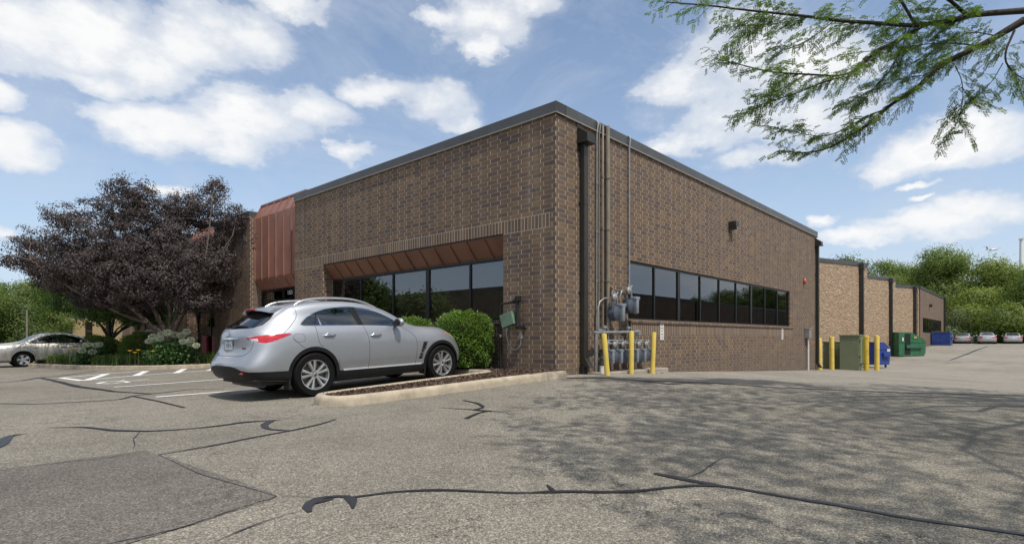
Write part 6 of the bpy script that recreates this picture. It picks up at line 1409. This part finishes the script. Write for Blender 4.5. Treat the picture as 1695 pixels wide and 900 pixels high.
for k in range(150):
    t=R.random(); q=Vector(isl[0]).lerp(Vector(isl[4]),t) if t<.75 else Vector(isl[4]).lerp(Vector(isl[7]),(t-.75)*4)
    off=.32+1.5*R.random()**1.5; sp.append((q.x+off*.86,q.y+off*.45+(off*.5 if t>.75 else 0),R.uniform(.7,1.15)))
for k in range(14): sp.append((R.uniform(-1.3,-.4),R.uniform(15.6,17.5),R.uniform(.8,1.25)))
blades('daylily_leaves',sp,'mass of arching daylily leaves filling the front of the flower bed')
def hyd(c,blooms,D_,label,rad,leaves=900):
    t=empty('hydrangea_bush',c,label,'hydrangea'); d=unit(NR.normal(size=(leaves,3))); P_=np.array(c)+np.array([0,0,rad[2]*.6])+d*np.array(rad)*NR.uniform(.4,1,(leaves,1))
    quadobj('foliage',leafquads(P_,.13,.09,None,.8),M['hydl'],t,c)
    for (px,py,r_) in blooms:
        q=pd(px,py,D_+R.uniform(-.25,.25)); n=420; dd=unit(NR.normal(size=(n,3))); P2=np.array(q)+dd*np.array([1,1,.8])*r_*NR.uniform(.75,1.02,(n,1)); quadobj('flower_head',leafquads(P2,.035,.03,dd+NR.normal(size=(n,3))*.6,.2,.1),M['bloom'],t,c)
hb=[(246,564.8),(252.7,558),(264.6,560.3),(277.6,550.2),(266.8,553.5),(289,553.5),(300.4,555),(302.7,565.4),(316,562.5),(316,569),(325,571.5),(309,548.6),(256.7,562.5)]
c=pd(287,586,21.5); c.z=gz(c.x,c.y)+.1; hyd(c,[(a,b,.125+R.uniform(-.02,.02)) for a,b in hb],21.3,'hydrangea bush with many big white flower heads at foot of purple tree',(1.0,.8,.62),2600)
c=pd(152,588,22.9); c.z=gz(c.x,c.y)+.1; hyd(c,[(136,580,.13),(153,582,.14),(141,571,.10),(158,571,.11),(165,570,.10),(147,570,.10)],22.6,'small hydrangea with pale heads in front of the grey sedan bonnet',(.6,.6,.45),1200)
for px,py,lb in ((215,581,'yellow daylily bloom, left one of the group of three'),(229,580,'yellow daylily bloom, top one of the group of three'),(223.5,584,'yellow daylily bloom, lowest of the group of three'),(253,582,'single yellow daylily bloom below the white hydrangeas'),(115.5,578,'orange yellow daylily bloom against the grey sedan door, left'),(124.5,577.5,'orange yellow daylily bloom against the grey sedan door, right')):
    q=pd(px,py,20.6 if px>150 else 21.6); g=Vector((q.x,q.y,gz(q.x,q.y)+.1)); t=empty('daylily_flower',g,lb,'flower','yellow daylily blooms'); mb=MB()
    for k in range(6):
        a=PI*k/3; ca,sa=math.cos(a),math.sin(a); mb.add([q,q+Vector((ca*.05-sa*.025,sa*.05+ca*.025,.04)),q+Vector((ca*.09,sa*.09,.035)),q+Vector((ca*.05+sa*.025,sa*.05-ca*.025,.04))],[[0,1,2,3]])
    mb.build('petals',M['lily'],t,off=g,fix=False); mb=MB(); mb.tube([g,q],.004,5); mb.build('stem',M['blade'],t,off=g)
# small dark things: rubble at the meters, drain stub by the kerb
mb=MB()
for k in range(14): ell(mb,(3.72+R.uniform(-.45,.35),-.42+R.uniform(-.12,.1),gz(3.7,-.4)+.02),(R.uniform(.03,.08),R.uniform(.03,.06),R.uniform(.02,.04)),7,5)
tag(mb.build('rubble',M['concrete']),'broken concrete rubble heaped round the foot of the middle bollard','rubble')
# ------------------------------------------------------------------ sky, sun, camera
SD=Vector((-.24,-.97,0)).normalized(); EL=math.radians(61); AZ=math.atan2(SD.x,SD.y)
wd=bpy.data.worlds.new('World'); scene.world=wd; wd.use_nodes=True; nt=wd.node_tree; nt.nodes.clear(); n=N(nt)
sky=n('ShaderNodeTexSky'); sky.sky_type='NISHITA'; sky.sun_disc=False; sky.sun_elevation=EL; sky.sun_rotation=AZ; sky.air_density=1.0; sky.dust_density=1.0; sky.ozone_density=2.0
tc=n('ShaderNodeTexCoord').outputs['Generated']; s3=n('ShaderNodeSeparateXYZ'); n.l(tc,s3.inputs[0])
fx,fy=RX[1],LX[1]; rx_,ry_=RX[0],LX[0]
fw=n.math('ADD',n.math('MULTIPLY',s3.outputs[0],fx),n.math('MULTIPLY',s3.outputs[1],fy)); rt=n.math('ADD',n.math('MULTIPLY',s3.outputs[0],rx_),n.math('MULTIPLY',s3.outputs[1],ry_))
az=n.math('ARCTAN2',rt,fw); el=n.math('ARCSINE',s3.outputs[2])
# billow distortion of the cloud lattice
mp=n('ShaderNodeMapping'); mp.inputs['Scale'].default_value=(1,1,1.7); n.l(tc,mp.inputs[0])
n1=n('ShaderNodeTexNoise'); n1.inputs['Scale'].default_value=5; n1.inputs['Detail'].default_value=9; n1.inputs['Roughness'].default_value=.6; n.l(mp.outputs[0],n1.inputs['Vector'])
sc=n('ShaderNodeSeparateColor'); n.l(n1.outputs['Color'],sc.inputs[0])
az2=n.math('ADD',az,n.math('MULTIPLY',n.math('SUBTRACT',sc.outputs[0],.5),.22)); el2=n.math('ADD',el,n.math('MULTIPLY',n.math('SUBTRACT',sc.outputs[1],.5),.13))
CL=[(60,50,120,70),(170,60,110,70),(260,100,90,48),(330,60,90,60),(420,60,70,45),(150,120,90,25),(10,160,45,24),(300,205,130,42),(200,182,90,24),(420,205,110,52),(520,190,70,34),(390,250,60,26),(620,140,62,30),(700,165,70,34),(745,195,40,16),(585,252,30,18),(40,238,70,36),(810,40,75,45),(740,40,40,20),(860,10,70,30),(815,85,35,20),(480,12,70,22),(1125,140,60,36),(1230,95,110,66),(1200,190,110,60),(1320,200,130,66),(1340,90,90,50),(1130,235,70,22),(1240,270,70,22),(1560,245,120,34),(1640,215,90,40),(1500,270,70,22),(1385,366,38,14),(1450,398,90,18),(1570,375,110,26),(1660,350,70,26),(1580,328,30,7),(1550,302,40,7),(1400,100,80,40),(0,392,30,14),(300,322,34,12),(640,0,60,10)]
tot=None
def dirae(px,py): 
    X=(px-CX)/F; Z=(HY-py)/F; return math.atan2(X,1),math.atan2(Z,math.hypot(X,1))
for (px,py,a_,b_) in CL:
    A0,E0=dirae(px,py); A1,_=dirae(px+a_,py); A2,_=dirae(px-a_,py); _,E1=dirae(px,py-b_); _,E2=dirae(px,py+b_); ra=(A1-A2)/2*1.12; re=abs(E1-E2)/2*1.12
    u=n.math('MULTIPLY',n.math('SUBTRACT',az2,A0),1/ra); v=n.math('MULTIPLY',n.math('SUBTRACT',el2,E0),1/re)
    q=n.math('SUBTRACT',1,n.math('ADD',n.math('MULTIPLY',u,u),n.math('MULTIPLY',v,v)))
    q=n.math('MAXIMUM',q,-1.2); tot=q if tot is None else n.math('SMOOTH_MAX',tot,q,.35)
# clouds elsewhere round the sky
gen=n.math('MULTIPLY',n.math('SUBTRACT',n.noise(mp.outputs[0],2.1,5,.55),.50),9); side=n.math('MULTIPLY',n.math('SUBTRACT',n.math('ABSOLUTE',az),.80),8,clamp=True); hi=n.math('MULTIPLY',n.math('SUBTRACT',el,.62),8,clamp=True); sd_=n.math('MAXIMUM',side,hi)
tot=n.math('ADD',n.math('MULTIPLY',tot,n.math('SUBTRACT',1,sd_)),n.math('MULTIPLY',gen,sd_))
fine=n.noise(mp.outputs[0],16,8,.62)
den=n.math('ADD',tot,n.math('MULTIPLY',n.math('SUBTRACT',fine,.5),1.5)); den=n.math('ADD',den,n.math('MULTIPLY',n.math('SUBTRACT',n1.outputs['Fac'],.5),1.8))
cover=n.ramp(n.math('MULTIPLY',n.math('ADD',den,.55),.6),[(0,0),(.25,.18),(.6,.66),(1,.97)],'EASE')
wisp=n.ramp(n.noise(mp.outputs[0],3.2,8,.7,.6),[(.46,0),(.72,.42)]); cover=n.math('MAXIMUM',cover,wisp)
hz=n.ramp(el,[(0,.9),(.12,.62),(.32,.25),(.7,.06)])
shade=n.ramp(n.math('ADD',n.math('MULTIPLY',den,.35),n.math('MULTIPLY',n.noise(mp.outputs[0],7,5,.5),.6)),[(.2,(4.7,5.1,5.9)),(.5,(6.3,6.5,6.8)),(.8,(7.4,7.4,7.35)),(1,(6.0,6.2,6.5))])
skb=n.mix(1,sky.outputs[0],(1.08,1.10,1.10),'MULTIPLY')
c1=n.mix(hz,skb,(4.5,5.5,6.9)); c2=n.mix(cover,c1,shade)
bg=n('ShaderNodeBackground'); n.l(c2,bg.inputs[0]); bg.inputs[1].default_value=.095
wo_=n('ShaderNodeOutputWorld'); n.l(bg.outputs[0],wo_.inputs[0])
sl=bpy.data.lights.new('sun','SUN'); sl.energy=2.5; sl.angle=math.radians(.8); sl.color=(1,.95,.87); so=bpy.data.objects.new('sun',sl); COL.objects.link(so)
dv=Vector((SD.x*math.cos(EL),SD.y*math.cos(EL),math.sin(EL))); so.rotation_euler=dv.to_track_quat('Z','Y').to_euler(); so.location=(0,0,40)
cd=bpy.data.cameras.new('camera'); cam=bpy.data.objects.new('camera',cd); COL.objects.link(cam); scene.camera=cam
cam.location=(CAM[0],CAM[1],ZC); cam.rotation_euler=(PI/2,0,math.atan2(LX[1],RX[1])-PI/2)
cd.sensor_width=36; cd.lens=F/1695*36; cd.shift_y=(HY-450)/1695; cd.clip_start=.05; cd.clip_end=4000
scene.view_settings.view_transform='Standard'; scene.view_settings.look='None'; scene.view_settings.exposure=.5; scene.view_settings.gamma=1
scene.render.resolution_x=1024; scene.render.resolution_y=543
scene.cycles.max_bounces=8; scene.cycles.transparent_max_bounces=16
